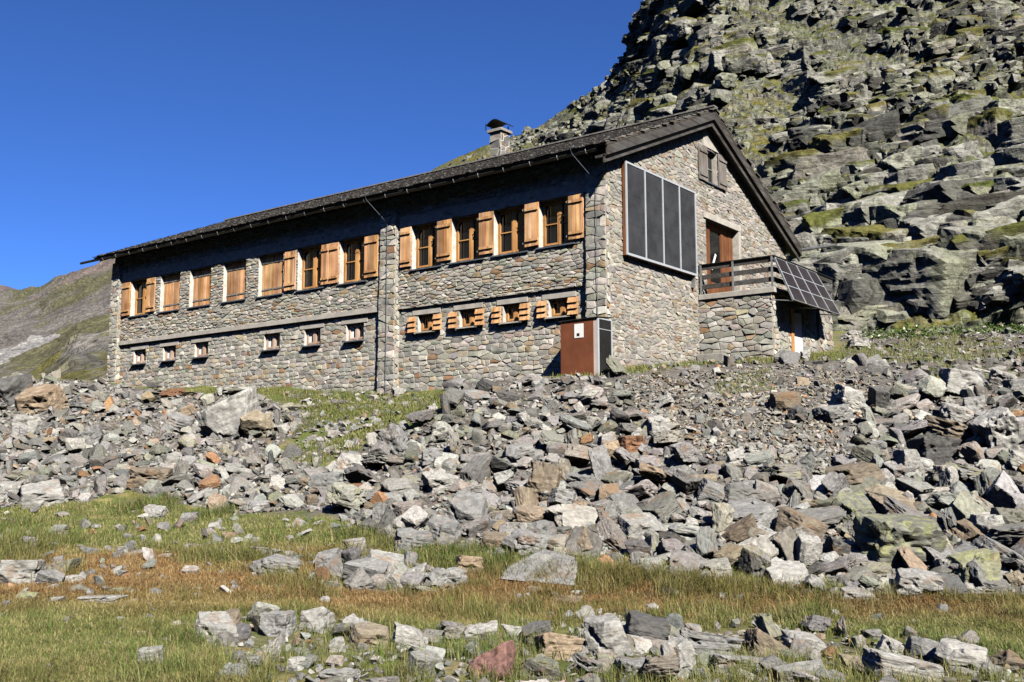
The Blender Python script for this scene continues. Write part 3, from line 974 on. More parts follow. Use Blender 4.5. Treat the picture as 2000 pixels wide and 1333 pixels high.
        lic = np.clip((fbm(Vt * 0.8, 3, 78) - 0.52) * 7, 0, 1)[:, None] * (0.6 if b0[0] > 0.1 else 0.15)
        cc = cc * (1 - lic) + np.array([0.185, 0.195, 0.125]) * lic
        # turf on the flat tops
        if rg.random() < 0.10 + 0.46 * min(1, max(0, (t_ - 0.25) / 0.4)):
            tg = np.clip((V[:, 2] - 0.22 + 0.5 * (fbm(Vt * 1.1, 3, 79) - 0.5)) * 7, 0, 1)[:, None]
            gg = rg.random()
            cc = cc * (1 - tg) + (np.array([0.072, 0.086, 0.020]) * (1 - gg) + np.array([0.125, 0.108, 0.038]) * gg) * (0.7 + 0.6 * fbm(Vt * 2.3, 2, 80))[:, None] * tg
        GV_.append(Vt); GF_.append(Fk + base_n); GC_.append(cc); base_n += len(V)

    def scatter(n, xr, tr, sizes, ex, sink, dens=None, calm=1.0):
        k = 0
        tries = 0
        while k < n and tries < n * 12:
            tries += 1
            px_ = rg.uniform(*xr); t_ = rg.uniform(*tr)
            j = int(np.clip(np.searchsorted(cols, px_), 0, nc - 1)); i = int(np.clip(np.searchsorted(rows, t_), 0, len(rows) - 1))
            g_ = gmask.reshape(nr, nc)[i, j]
            if g_ > 0.30 and rg.random() < 0.93:
                continue
            u_ = rg.random()
            s_ = sizes[0] * (1 - u_ * (1 - (sizes[1] / sizes[0]) ** (1 - ex))) ** (1 / (1 - ex))
            s_ *= (0.75 + 0.5 * (1 - abs(g_)))
            put(px_, t_, s_, sink, calm)
            k += 1
    # the steep lower face
    scatter(420, (1380, 2250), (0.0, 0.46), (0.9, 2.7), 1.8, 0.47, calm=0.4)
    scatter(1300, (1380, 2250), (0.0, 0.45), (0.30, 1.1), 1.8, 0.36, calm=0.5)
    scatter(170, (1400, 2250), (0.40, 1.0), (0.9, 2.2), 2.1, 0.46, calm=0.5)
    scatter(1900, (1330, 2250), (0.38, 1.0), (0.28, 1.0), 2.0, 0.34, calm=0.7)
    scatter(260, (1120, 1480), (0.30, 0.88), (0.7, 2.0), 2.1, 0.36)
    scatter(1200, (1050, 1480), (0.30, 0.94), (0.28, 0.95), 1.9, 0.28)
    scatter(700, (840, 1250), (0.55, 0.93), (0.35, 1.3), 2.0, 0.32)
    scatter(150, (1190, 1340), (0.55, 0.86), (1.0, 2.4), 1.8, 0.36)
    scatter(420, (860, 1420), (0.86, 1.0), (0.25, 0.8), 1.9, 0.30)
    scatter(4200, (900, 2150), (0.0, 1.0), (0.14, 0.50), 1.6, 0.05)
    scatter(260, (800, 990), (0.55, 0.98), (0.3, 1.2), 1.9, 0.3)
    scatter(500, (2250, 2900), (0.0, 1.0), (0.8, 3.6), 1.9, 0.2)
    P = np.concatenate(GV_); F = np.concatenate(GF_); col = np.concatenate(GC_)
    o = link('mountain', np_mesh('mountain', P, F, M['cliff'], col, False))
    tag(o, 'steep rocky mountainside with grassy ledges rising behind the hut', 'mountain', kind='structure')


build_cliff()


# ------------------------------------------------------------------ the far slopes on the left
def far_slope(name, label, cols, top, bot, db, dt, amp, cell, seed, colfn, rough=0.7):
    rows = np.linspace(0, 1, 220)
    U, T = np.meshgrid(cols, rows, indexing='xy')
    PY = smooth_pts(bot, cols)[None] + (smooth_pts(top, cols) - smooth_pts(bot, cols))[None] * T
    D = smooth_pts(db, cols)[None] + (smooth_pts(dt, cols) - smooth_pts(db, cols))[None] * (0.35 * T + 0.65 * T ** 1.7)
    P = at_depth(U.ravel(), PY.ravel(), D.ravel())
    nr, nc = U.shape
    G = P.reshape(nr, nc, 3)
    q1, q2 = G[-1].copy(), G[-1].copy()
    sp = float(np.mean(D[-1]))
    q1[:, :2] += FH[None] * sp * 0.06; q2[:, :2] += FH[None] * sp * 0.5; q2[:, 2] -= sp * 0.25
    G = np.concatenate([G, q1[None], q2[None]], 0); nr += 2
    P = G.reshape(-1, 3)
    Tf = np.concatenate([T, np.ones((2, nc))], 0).ravel(); Uf = np.concatenate([U, U[-2:]], 0).ravel()
    Yf = np.concatenate([PY, PY[-2:]], 0).ravel()
    f1, f2, r, o = blocks(P / cell, seed)
    d = (fbm(P / (cell * 3), 5, seed + 3) - 0.5) * amp * 3.2 + (fbm(P / (cell * 0.7), 4, seed + 7) - 0.5) * amp * rough + ((r[:, 0] - 0.5) + o[:, 0] * (r[:, 1] - 0.5) * 1.5) * amp * rough * 0.4 * np.clip((fbm(P / cell / 2, 3, seed + 9) - 0.55) * 8, 0, 1)
    P = P + np.array([-FH[0], -FH[1], 0.6]) * d[:, None]
    col = colfn(P, Uf, Yf, Tf)
    ix = np.arange(nr * nc).reshape(nr, nc)
    F = np.stack([ix[:-1, :-1].ravel(), ix[:-1, 1:].ravel(), ix[1:, 1:].ravel(), ix[1:, :-1].ravel()], 1)
    o = link(name, np_mesh(name, P, F, M['far'], col, False))
    tag(o, label, 'hillside', kind='structure')


def far_col(P, U, Y, T):
    n = fbm(P / 34.0, 5, 401)[:, None]; n2 = fbm(P / 9.0, 4, 402)[:, None]; n3 = fbm(P / 60.0, 3, 403)[:, None]
    g = np.array([0.088, 0.084, 0.044]); s = np.array([0.122, 0.112, 0.100]); pk = np.array([0.165, 0.118, 0.098])
    n = n * 0.6 + n2 * 0.25 + fbm(P / 3.2, 3, 405)[:, None] * 0.15
    k = np.clip((n - 0.48 - 0.12 * (T[:, None] - 0.55)) * 9 + 0.35, 0, 1)
    c = s * (1 - k) + g * k
    p = np.clip((n3 - 0.56) * 9, 0, 1) * np.clip(T[:, None] * 2 - 0.6, 0, 1)
    c = c * (1 - 0.6 * p) + pk * 0.6 * p
    wv = (n2[:, 0] - 0.5) * 22
    fan = in_poly(U, Y + wv, [(-60, 700), (-20, 684), (40, 668), (62, 655), (95, 655), (118, 658), (95, 668), (40, 684), (0, 700), (-60, 716)])
    c = np.where(fan[:, None], np.array([0.235, 0.228, 0.215]), c)
    return c * (0.8 + 0.4 * n2)


def peak_col(P, U, Y, T):
    n = fbm(P / 60.0, 5, 411)[:, None]
    return np.array([0.12, 0.098, 0.088]) * (0.7 + 0.6 * n)


def knoll_col(P, U, Y, T):
    n = fbm(P / 2.6, 4, 421)[:, None]; n2 = fbm(P / 7.0, 3, 422)[:, None]
    k = np.clip((n - 0.46) * 7, 0, 1)
    rock = np.array([0.125, 0.118, 0.106]) * (0.6 + 0.8 * n2); g = np.array([0.085, 0.080, 0.026]) * (0.7 + 0.6 * n2)
    near_ = np.exp(-(((U - 175) / 55.0) ** 2 + ((Y - 668) / 34.0) ** 2))[:, None]
    kk = np.clip(k * 0.8 + 0.55 - 1.1 * near_ * (0.5 + n2), 0, 1)
    return rock * (1 - kk) + g * kk


far_slope('far_peak', 'bare brown peak at the end of the valley', np.linspace(-900, 420, 150), [(-900, 480), (-300, 520), (-60, 548), (0, 556), (18, 560), (34, 572), (60, 580), (200, 590), (420, 600)],
          [(-900, 700), (420, 700)], [(-900, 900), (420, 900)], [(-900, 1500), (420, 1500)], 9.0, 30.0, 511, peak_col)
far_slope('far_hillside', 'distant grassy and stony slope left of the hut', np.concatenate([np.linspace(-900, -40, 90, endpoint=False), np.linspace(-40, 330, 230), np.linspace(331, 800, 40)]),
          [(-900, 640), (-200, 590), (0, 574), (30, 571), (45, 568), (62, 561), (80, 558), (100, 545), (118, 537), (140, 530), (165, 519), (200, 509), (230, 498), (330, 470), (800, 420)],
          [(-900, 800), (0, 780), (330, 775), (800, 760)], [(-900, 150), (800, 150)], [(-900, 620), (0, 560), (250, 480), (800, 420)], 3.0, 9.0, 521, far_col)
far_slope('near_knoll', 'small rocky knoll with grass beside the left end of the hut', np.concatenate([np.linspace(-500, -20, 50, endpoint=False), np.linspace(-20, 280, 200), np.linspace(281, 500, 30)]),
          [(-500, 745), (-100, 742), (0, 738), (40, 732), (80, 715), (110, 690), (140, 662), (170, 648), (250, 634), (500, 620)], [(-500, 800), (0, 790), (500, 770)], [(-500, 62), (500, 58)], [(-500, 95), (500, 85)], 0.55, 2.4, 531, knoll_col, 1.3)


# ------------------------------------------------------------------ the hut
hut = bpy.data.objects.new('mountain_hut', None)
COL.objects.link(hut)
tag(hut, 'long two-storey stone mountain hut with larch shutters and dark shingle roof', 'hut')
XL = -21.9                       # left end of the facade; the gable stands at x = 0
BACK = 11.15
SP_Y, RIDGE_Y, RIDGE_Z = None, 5.35, 8.02
EAVE_Y, EAVE_Z, REAR_Y, REAR_Z = -0.62, 5.49, 11.75, 4.98

# openings: x0, x1, z0, z1
UP_OPEN = [(-20.73, -19.58, 3.20, 4.52), (-18.88, -17.71, 3.19, 4.50), (-17.14, -15.95, 3.19, 4.50), (-15.27, -14.08, 3.19, 4.51), (-13.43, -12.21, 3.18, 4.52), (-11.52, -10.32, 3.18, 4.52), (-9.62, -8.45, 3.18, 4.52),
           (-6.62, -5.50, 3.27, 4.53), (-5.11, -3.98, 3.28, 4.53), (-3.62, -2.50, 3.29, 4.53), (-2.12, -1.02, 3.31, 4.53)]
LOW_OPEN_L = [(-20.49, -19.72, 1.42, 1.92), (-18.67, -17.91, 1.42, 1.92), (-16.82, -16.07, 1.42, 1.92), (-13.15, -12.37, 1.41, 1.92), (-11.21, -10.47, 1.41, 1.92), (-9.34, -8.59, 1.41, 1.92)]
LOW_OPEN_R = [(-6.42, -5.72, 1.45, 1.93), (-4.88, -4.20, 1.45, 1.93), (-3.36, -2.69, 1.45, 1.93), (-1.87, -1.17, 1.46, 1.92)]
EX, EY, EZ = np.eye(3)
w = MB()
masonry(w, (0, 0.065, 0), EX, EZ, -EY, [(XL, -1.2), (0, -1.2), (0, 2.16), (XL, 2.16)], LOW_OPEN_L + LOW_OPEN_R, 0.25, 0.112, 0.010, (0.006, 0.022), jit=0.17, mortar=(0.50, 0.475, 0.43), seed=11, reveal=0.26, revcol=(0.52, 0.49, 0.44))
UPC = [((c[0] * 0.98, c[1] * 0.98, c[2] * 0.97), k) for c, k in STONE_COLS]
masonry(w, (0, 0, 0), EX, EZ, -EY, [(XL, 2.16), (0, 2.16), (0, 5.75), (XL, 5.75)], UP_OPEN, 0.235, 0.084, 0.006, (0.008, 0.036), cols=UPC, mortar=(0.36, 0.34, 0.305), jit=0.36, tilt=0.05, seed=12, reveal=0.24, revcol=(0.54, 0.50, 0.44))
w.build('front_wall', M['wall'], hut)

# gable wall: u runs along +y, v up
gw = MB()
gpoly = [(-0.02, -1.2), (BACK, -1.2), (BACK, 5.05), (RIDGE_Y, 7.66), (-0.02, 5.45)]
G_OPEN = [(5.42, 6.12, 5.93, 6.90), (5.30, 7.46, 2.45, 4.80)]
masonry(gw, (0, 0, 0), EY, EZ, EX, gpoly, G_OPEN, 0.27, 0.095, 0.005, (0.004, 0.020), cols=WARM_COLS, mortar=(0.44, 0.41, 0.355), jit=0.30, tilt=0.075, seed=13, reveal=0.0)
for (u0_, u1_, v0_, v1_), dp in ((G_OPEN[0], 0.20), (G_OPEN[1], 0.30)):
    for p, q in (((u0_, v0_), (u0_, v1_)), ((u1_, v1_), (u1_, v0_)), ((u0_, v1_), (u1_, v1_)), ((u1_, v0_), (u0_, v0_))):
        gw.add([(0.012, *p), (0.012, *q), (-dp, *q), (-dp, *p)], [(0, 1, 2, 3)], (0.40, 0.37, 0.32))
gw.build('gable_wall', M['wall'], hut)
# hidden far walls
fwall = MB()
fwall.add([(XL, 0, -1.2), (XL, BACK, -1.2), (XL, BACK, 5.05), (XL, RIDGE_Y, 7.66), (XL, 0, 5.45)], [(0, 4, 3, 2, 1)], (0.27, 0.25, 0.22))
fwall.add([(XL, BACK, -1.2), (0, BACK, -1.2), (0, BACK, 5.05), (XL, BACK, 5.05)], [(0, 3, 2, 1)], (0.27, 0.25, 0.22))
fwall.build('back_wall', M['wall'], hut)


def pilaster(x0, x1, z1, d0, d1, seed, left_flare=0.0, cols=STONE_COLS):
    p = MB()
    dz = 1.2 + z1
    # front, leaning slightly back towards the top
    V = np.array([0, (d1 - d0) * -1.0 / dz, 1.0])
    masonry(p, (0, -d0 - (d1 - d0) * -1.2 / dz * 0, -1.2), EX, V, -EY, [(x0 - left_flare, 0), (x1, 0), (x1, dz), (x0, dz)], (), 0.36, 0.15, 0.010, (0.008, 0.035), cols=cols, mortar=(0.38, 0.355, 0.31), seed=seed)
    for xs, nx in ((x0, -1), (x1, 1)):
        fl = left_flare if nx < 0 else 0
        masonry(p, (xs - fl, 0, -1.2), EY, np.array([fl / dz, 0, 1.0]), EX * nx, [(-d0, 0), (0.08, 0), (0.08, dz), (-d1, dz)], (), 0.20, 0.15, 0.008, (0.004, 0.035), cols=cols, mortar=(0.36, 0.335, 0.29), seed=seed + 40)
    return p.build('pilaster', M['wall'], hut)


pilaster(XL, -21.37, 5.30, 0.10, 0.10, 21, 0.05)
pilaster(-7.80, -7.17, 5.35, 0.13, 0.09, 22, 0.03)
pilaster(-0.60, -0.005, 5.35, 0.13, 0.09, 23, 0.0)

for q_ in ((-21.36, -7.84, -0.050, 0.05, 2.155, 2.305), (-7.16, -0.61, -0.022, 0.05, 2.150, 2.195)):
    cb = MB(); cb.box(*q_, bev=0.008); cb.build('string_course', M['concrete'], hut)
for x0, x1, z0, z1 in LOW_OPEN_L + LOW_OPEN_R:
    lt = MB(); lt.box(x0 - 0.20, x1 + 0.16, 0.030, 0.10, z1 + 0.002, z1 + 0.135, bev=0.006); lt.build('lintel', M['concrete'], hut)
for x0, x1, z0 in ((-21.30, -7.86, 4.535), (-7.10, -0.64, 4.540)):
    lt = MB(); lt.box(x0, x1, -0.030, 0.03, z0, 4.87, bev=0.006); lt.build('lintel', M['concrete'], hut)

# roof: shingle courses on two slopes, eave overhang and verge
VERGE = 0.36


def roof_slope(y0, z0, y1, z1, seed):
    rnd = random.Random(seed)
    m = MB()
    L = math.hypot(y1 - y0, z1 - z0)
    dy, dz = (y1 - y0) / L, (z1 - z0) / L
    ny, nz = -dz, dy
    if nz < 0:
        ny, nz = -ny, -nz
    courses = 30
    st = L / courses
    x0, x1 = XL - 0.45, VERGE + 0.03
    for c in range(courses):
        x = x0 + rnd.uniform(-0.03, 0.03)
        while x < x1 - 0.05:
            wdt = rnd.uniform(0.11, 0.26)
            xe = min(x + wdt, x1 + rnd.uniform(-0.02, 0.05))
            s0 = c * st - 0.03 + rnd.uniform(-0.035, 0.02); s1 = (c + 1) * st + 0.06
            t0 = 0.050 + rnd.uniform(-0.008, 0.022); t1 = 0.012
            A = lambda s, t: (y0 + dy * s + ny * t, z0 + dz * s + nz * t)
            p = [A(s0, t0 - 0.026), A(s0, t0), A(s1, t1), A(s1, t1 - 0.026)]
            v = [(x, *q) for q in p] + [(xe - 0.006, *q) for q in p]
            g = rnd.uniform(0.78, 1.2)
            base = rnd.choice(((0.150, 0.142, 0.130), (0.125, 0.118, 0.108), (0.185, 0.178, 0.165), (0.16, 0.135, 0.115)))
            m.add(v, [(0, 1, 2, 3), (7, 6, 5, 4), (1, 5, 6, 2), (0, 4, 5, 1), (3, 2, 6, 7), (0, 3, 7, 4)], tuple(q * g * 0.85 for q in base))
            x = xe
    # boarding under the shingles
    th = 0.05
    m.add([(x0 + .02, y0, z0), (x1 - .02, y0, z0), (x1 - .02, y1, z1), (x0 + .02, y1, z1), (x0 + .02, y0 - ny * th, z0 - nz * th), (x1 - .02, y0 - ny * th, z0 - nz * th), (x1 - .02, y1 - ny * th, z1 - nz * th), (x0 + .02, y1 - ny * th, z1 - nz * th)],
          [(0, 1, 2, 3), (7, 6, 5, 4), (0, 4, 5, 1), (2, 6, 7, 3), (0, 3, 7, 4), (1, 5, 6, 2)], (0.07, 0.06, 0.05))
    return m


rf = roof_slope(EAVE_Y, EAVE_Z, RIDGE_Y, RIDGE_Z, 31)
r2_ = roof_slope(REAR_Y, REAR_Z, RIDGE_Y, RIDGE_Z, 32)
n_ = len(rf.v)
rf.v += r2_.v; rf.c += r2_.c; rf.f += [tuple(i + n_ for i in q) for q in r2_.f]
rf.box(XL - 0.47, VERGE + 0.05, RIDGE_Y - 0.13, RIDGE_Y + 0.13, RIDGE_Z + 0.045, RIDGE_Z + 0.085, (0.17, 0.16, 0.15))
roof = rf.build('roof', M['roof'], hut)


def verge_boards(y0, z0, y1, z1, name):
    for k, (xa, xb, drop0, drop1) in enumerate(((VERGE - 0.045, VERGE, 0.02, 0.31), (VERGE - 0.13, VERGE - 0.085, 0.27, 0.49))):
        m = MB()
        m.add([(xa, y0, z0 - drop0), (xb, y0, z0 - drop0), (xb, y1, z1 - drop0), (xa, y1, z1 - drop0), (xa, y0, z0 - drop1), (xb, y0, z0 - drop1), (xb, y1, z1 - drop1), (xa, y1, z1 - drop1)],
              [(0, 3, 2, 1), (4, 5, 6, 7), (0, 1, 5, 4), (2, 3, 7, 6), (1, 2, 6, 5), (0, 4, 7, 3)])
        m.build('barge_board', M['darkwoody'], roof)
    m = MB()
    m.add([(0.0, y0, z0 - 0.34), (VERGE - 0.05, y0, z0 - 0.34), (VERGE - 0.05, y1, z1 - 0.34), (0.0, y1, z1 - 0.34), (0.0, y0, z0 - 0.28), (VERGE - 0.05, y0, z0 - 0.28), (VERGE - 0.05, y1, z1 - 0.28), (0.0, y1, z1 - 0.28)],
          [(0, 1, 2, 3), (7, 6, 5, 4), (0, 4, 5, 1), (2, 6, 7, 3)])
    m.build('soffit', M['darkwoody'], roof)


verge_boards(EAVE_Y + 0.05, EAVE_Z + 0.02, RIDGE_Y, RIDGE_Z, 'left')
verge_boards(REAR_Y - 0.05, REAR_Z + 0.02, RIDGE_Y, RIDGE_Z, 'right')
so = MB()
zz = lambda y: EAVE_Z + (RIDGE_Z - EAVE_Z) * (y - EAVE_Y) / (RIDGE_Y - EAVE_Y)
so.add([(XL - 0.4, EAVE_Y + 0.10, zz(EAVE_Y + 0.10) - 0.075), (0.28, EAVE_Y + 0.10, zz(EAVE_Y + 0.10) - 0.075), (0.28, 0.06, zz(0.06) - 0.075), (XL - 0.4, 0.06, zz(0.06) - 0.075)], [(0, 3, 2, 1)])
so.build('soffit', M['darkwood'], roof)
x = XL - 0.2
while x < 0.1:
    so = MB(); so.obox((x, EAVE_Y + 0.10, zz(EAVE_Y + 0.10) - 0.20), (0.09, 0, 0), (0, 0.7, 0.7 * (RIDGE_Z - EAVE_Z) / (RIDGE_Y - EAVE_Y)), (0, 0, 0.12))
    so.build('rafter', M['darkwood'], roof); x += 0.83


def gutter(y, z, x0, x1, sp0, sp1, side, mt='darkmetal'):
    m = MB()
    n = 10
    for s, e, r in ((x0, x1, 0.068), (sp0, sp1, 0.048)):
        vs, fs = [], []
        full = r < 0.06
        for xx in (s, e):
            for i in range(n + 1):
                t = math.pi * i / n * (2 if full else 1)
                vs.append((xx, y - r * math.cos(t), z - r * math.sin(t)))
            for i in range(n + 1):
                t = math.pi * i / n * (2 if full else 1)
                vs.append((xx, y - (r - 0.008) * math.cos(t), z - (r - 0.008) * math.sin(t)))
        k = 2 * (n + 1)
        for i in range(n):
            fs += [(i, i + 1, k + i + 1, k + i), (n + 1 + i, k + n + 1 + i, k + n + 2 + i, n + 2 + i)]
        fs += [(0, k, k + n + 1, n + 1), (n, n + n + 1, k + n + n + 1, k + n)]
        m.add(vs, fs)
    g = m.build('gutter', M[mt], roof, True)
    xx = x0 + 0.25
    while xx < x1:
        b = MB()
        pts = [(xx, y - 0.078 * math.cos(math.pi * i / 8) * side, z - 0.078 * math.sin(math.pi * i / 8)) for i in range(9)]
        b.tube([(xx, pts[0][1] , z + 0.02)] + pts + [(xx, y + 0.085 * side, z + 0.05)], 0.012, 5)
        b.build('gutter_bracket', M['zinc'], roof)
        xx += 0.86


gutter(-0.545, 5.42, XL - 0.1, 0.06, XL - 1.45, XL + 0.1, 1)
gutter(REAR_Y - 0.02, REAR_Z - 0.07, XL, 0.30, 0.2, 1.55, -1, 'zinc')

# chimney behind the ridge
ch = MB()
cx0, cx1, cy0, cy1 = -7.98, -7.50, 5.28, 5.76
for O, U_, N_ in (((cx0, cy0, 7.6), EX, -EY), ((cx1, cy0, 7.6), EY, EX), ((cx1, cy1, 7.6), -EX, EY), ((cx0, cy1, 7.6), -EY, -EX)):
    masonry(ch, O, U_, EZ, N_, [(0, 0), (0.48, 0), (0.48, 1.36), (0, 1.36)], (), 0.36, 0.30, 0.022, (0.004, 0.014), cols=[((0.16, 0.16, 0.15), 5), ((0.24, 0.22, 0.19), 3), ((0.2, 0.15, 0.11), 2)], mortar=(0.55, 0.53, 0.49), jit=0.5, seed=41 + int(O[0] * 10) % 7)
chim = ch.build('chimney', M['wall'], hut)
cc = MB(); cc.box(cx0 - 0.075, cx1 + 0.075, cy0 - 0.075, cy1 + 0.075, 8.96, 9.07, bev=0.015); cc.build('chimney_cap', M['greystone'], chim)
hd = MB()
for sx_ in (cx0 + 0.02, cx1 - 0.05):
    for sy_ in (cy0 + 0.02, cy1 - 0.05):
        hd.box(sx_, sx_ + 0.03, sy_, sy_ + 0.03, 9.07, 9.24)
arc = [(-0.33 + 0.66 * i / 8, 9.22 + 0.16 * math.sin(math.pi * i / 8)) for i in range(9)]
mx_ = (cx0 + cx1) / 2
vs = [(mx_ + a, yy, b + t) for yy in (cy0 - 0.1, cy1 + 0.1) for t in (0, 0.02) for a, b in arc]
fs = []
for i in range(8):
    fs += [(i, i + 18, i + 19, i + 1), (9 + i, 10 + i, 28 + i, 27 + i), (i, i + 1, i + 10, i + 9), (18 + i, 27 + i, 28 + i, 19 + i)]
hd.add(vs, fs)
hd.box(cx0 - 0.12, cx0 - 0.10, cy0 - 0.1, cy0 - 0.07, 9.07, 9.30)
hd.build('chimney_hood', M['darkmetal'], chim)


# windows and shutters
def window(name, x0, x1, z0, z1, y, fm='frame', small=False, curtain_or_reflection=False, sill_mat='lead', parent=hut):
    """a two-casement wooden window set back in its opening; x runs along the facade"""
    t = 0.055 if not small else 0.05
    f = MB()
    d = 0.06
    f.box(x0, x0 + t, y, y + d, z0, z1); f.box(x1 - t, x1, y, y + d, z0, z1)
    f.box(x0 + t, x1 - t, y, y + d, z1 - t, z1); f.box(x0 + t, x1 - t, y, y + d, z0, z0 + t)
    mx = (x0 + x1) / 2
    f.box(mx - t * 0.72, mx + t * 0.72, y - 0.016, y + d, z0 + 0.01, z1 - 0.01)
    for a, b in ((x0 + t, mx - t * 0.72), (mx + t * 0.72, x1 - t)):
        f.box(a, a + 0.038, y - 0.008, y + d - 0.01, z0 + t, z1 - t); f.box(b - 0.038, b, y - 0.008, y + d - 0.01, z0 + t, z1 - t)
        f.box(a + 0.038, b - 0.038, y - 0.008, y + d - 0.01, z1 - t - 0.045, z1 - t); f.box(a + 0.038, b - 0.038, y - 0.008, y + d - 0.01, z0 + t, z0 + t + 0.05)
        if not small:
            f.box(a + 0.038, b - 0.038, y - 0.005, y + d - 0.012, (z0 + z1) / 2 - 0.014, (z0 + z1) / 2 + 0.014)
    o = f.build('window', M[fm], parent)
    p = MB(); p.add([(x0, y + 0.035, z0), (x1, y + 0.035, z0), (x1, y + 0.035, z1), (x0, y + 0.035, z1)], [(0, 1, 2, 3)])
    p.build('pane', M['glass'], o)
    s = MB(); s.obox((x0 - 0.06, -0.075, z0 - 0.055), (x1 - x0 + 0.10, 0, 0), (0, y + 0.06, 0.03), (0, 0, 0.035)); s.build('sill', M[sill_mat], o)
    if curtain_or_reflection:
        for a, b in ((x0 + t, x0 + t + (x1 - x0) * 0.2), (x1 - t - (x1 - x0) * 0.16, x1 - t)):
            c = MB(); vs = []
            for i in range(9):
                xx = a + (b - a) * i / 8
                for z in (z0 + 0.06, z1 - 0.06):
                    vs.append((xx, y + 0.027 - 0.006 * (i % 2), z))
            fs = [(2 * i, 2 * i + 2, 2 * i + 3, 2 * i + 1) for i in range(8)]
            c.add(vs, fs); c.build('curtain_or_reflection', M['white'], o)
    return o


def shutter(x0, x1, z0, z1, y, m='shutter', battens=True, boards=3, tilt=0.0, parent=hut, name='shutter', seed=0):
    """board shutter with two battens, lying flat on the wall or closed in its opening"""
    rnd = random.Random(seed + int(x0 * 100))
    s = MB()
    wd = (x1 - x0) / boards
    th = 0.032
    sk = math.tan(tilt)
    P = lambda x, yy, z: (x, yy - (x - x0) * sk, z)
    for i in range(boards):
        a, b = x0 + i * wd, x0 + (i + 1) * wd - 0.006
        o = rnd.uniform(-0.004, 0.004)
        za, zb = z0 + rnd.uniform(-0.008, 0.004), z1 + rnd.uniform(-0.004, 0.008)
        v = [P(xx, yy, zz_) for zz_ in (za, zb) for yy in (y - th + o, y + o) for xx in (a, b)]
        g_ = rnd.uniform(0.25, 0.56); w_ = rnd.uniform(0.92, 1.08)
        s.add(v, [(0, 2, 3, 1), (4, 5, 7, 6), (0, 1, 5, 4), (2, 6, 7, 3), (0, 4, 6, 2), (1, 3, 7, 5)], (g_, g_ * w_, g_ * w_ * w_ * rnd.uniform(0.9, 1.25)))
    o = s.build(name, M[m], parent)
    if battens:
        for zc in (z0 + 0.14 * (z1 - z0), z1 - 0.14 * (z1 - z0)):
            b = MB()
            v = [P(xx, yy, zz_) for zz_ in (zc - 0.035, zc + 0.035) for yy in (y - th - 0.036, y - th - 0.001) for xx in (x0 + 0.02, x1 - 0.02)]
            b.add(v, [(0, 2, 3, 1), (4, 5, 7, 6), (0, 1, 5, 4), (2, 6, 7, 3), (0, 4, 6, 2), (1, 3, 7, 5)])
            b.build('batten', M[m], o)
    return o


CLOSED = (1, 2, 3, 4)
for k, (x0, x1, z0, z1) in enumerate(UP_OPEN):
    if k in CLOSED:
        wo = window('window', x0, x1, z0, z1, 0.19)
        mid = (x0 + x1) / 2
        for a, b, sd in ((x0 + 0.02, mid - 0.004, 1), (mid + 0.004, x1 - 0.02, 2)):
            so_ = shutter(a, b, z0 + 0.02, z1 - 0.02, 0.155, battens=False, boards=4, seed=k * 7 + sd)
            for zc in (z0 + 0.22, z1 - 0.24):
                hs = MB(); hs.box(a + 0.005, b - 0.03, 0.105, 0.119, zc - 0.022, zc + 0.022)
                hs.build('strap_hinge', M['zinc'], so_)
    else:
        window('window', x0, x1, z0, z1, 0.165, curtain_or_reflection=False)
for x0, x1, zb in [(-21.22, -20.70, 3.24), (-19.64, -19.13, 3.24), (-12.07, -11.54, 3.22), (-10.36, -10.02, 3.22), (-9.99, -9.60, 3.22), (-8.48, -7.93, 3.22), (-7.02, -6.60, 3.36), (-5.60, -5.08, 3.36), (-4.08, -3.58, 3.36), (-2.53, -2.08, 3.37), (-1.14, -0.68, 3.37)]:
    s_ = shutter(x0, x1, zb, zb + 1.15 + (4.5 - zb - 1.15) * 0.7, -0.055, boards=4 if x1 - x0 > 0.45 else 3)
    for zc in (zb + 0.10, zb + 1.0):
        hk = MB()
        hk.tube([(x0 - 0.045 + 0.03 * math.cos(t * 0.9), -0.07, zc + 0.03 * math.sin(t * 0.9)) for t in range(6)], 0.008, 5)
        hk.build('hook', M['zinc'], s_)
for k, (x0, x1, z0, z1) in enumerate(LOW_OPEN_L):
    window('window', x0, x1, z0, z1, 0.150, fm='paleframe', small=True, curtain_or_reflection=True)
for k, (x0, x1, z0, z1) in enumerate(LOW_OPEN_R):
    window('window', x0, x1, z0, z1, 0.180, small=True, sill_mat='concrete')
    for a, b in ((x0 - 0.29, x0 - 0.01), (x1 - 0.03, x1 + 0.26)):
        s = MB()
        for i in range(3):
            za = z0 - 0.02 + i * 0.155
            y_ = -0.02
            s.add([(a, y_, za), (b, y_, za), (b, y_ - 0.075, za + 0.006), (a, y_ - 0.075, za + 0.006), (a, y_, za + 0.147), (b, y_, za + 0.147), (b, y_ - 0.028, za + 0.140), (a, y_ - 0.028, za + 0.140)],
                  [(0, 1, 2, 3), (4, 7, 6, 5), (3, 2, 6, 7), (0, 3, 7, 4), (1, 5, 6, 2), (0, 4, 5, 1)])
        s.build('small_shutter', M['shutter'], hut)['label'] = 'small shutter of three overlapping horizontal boards'

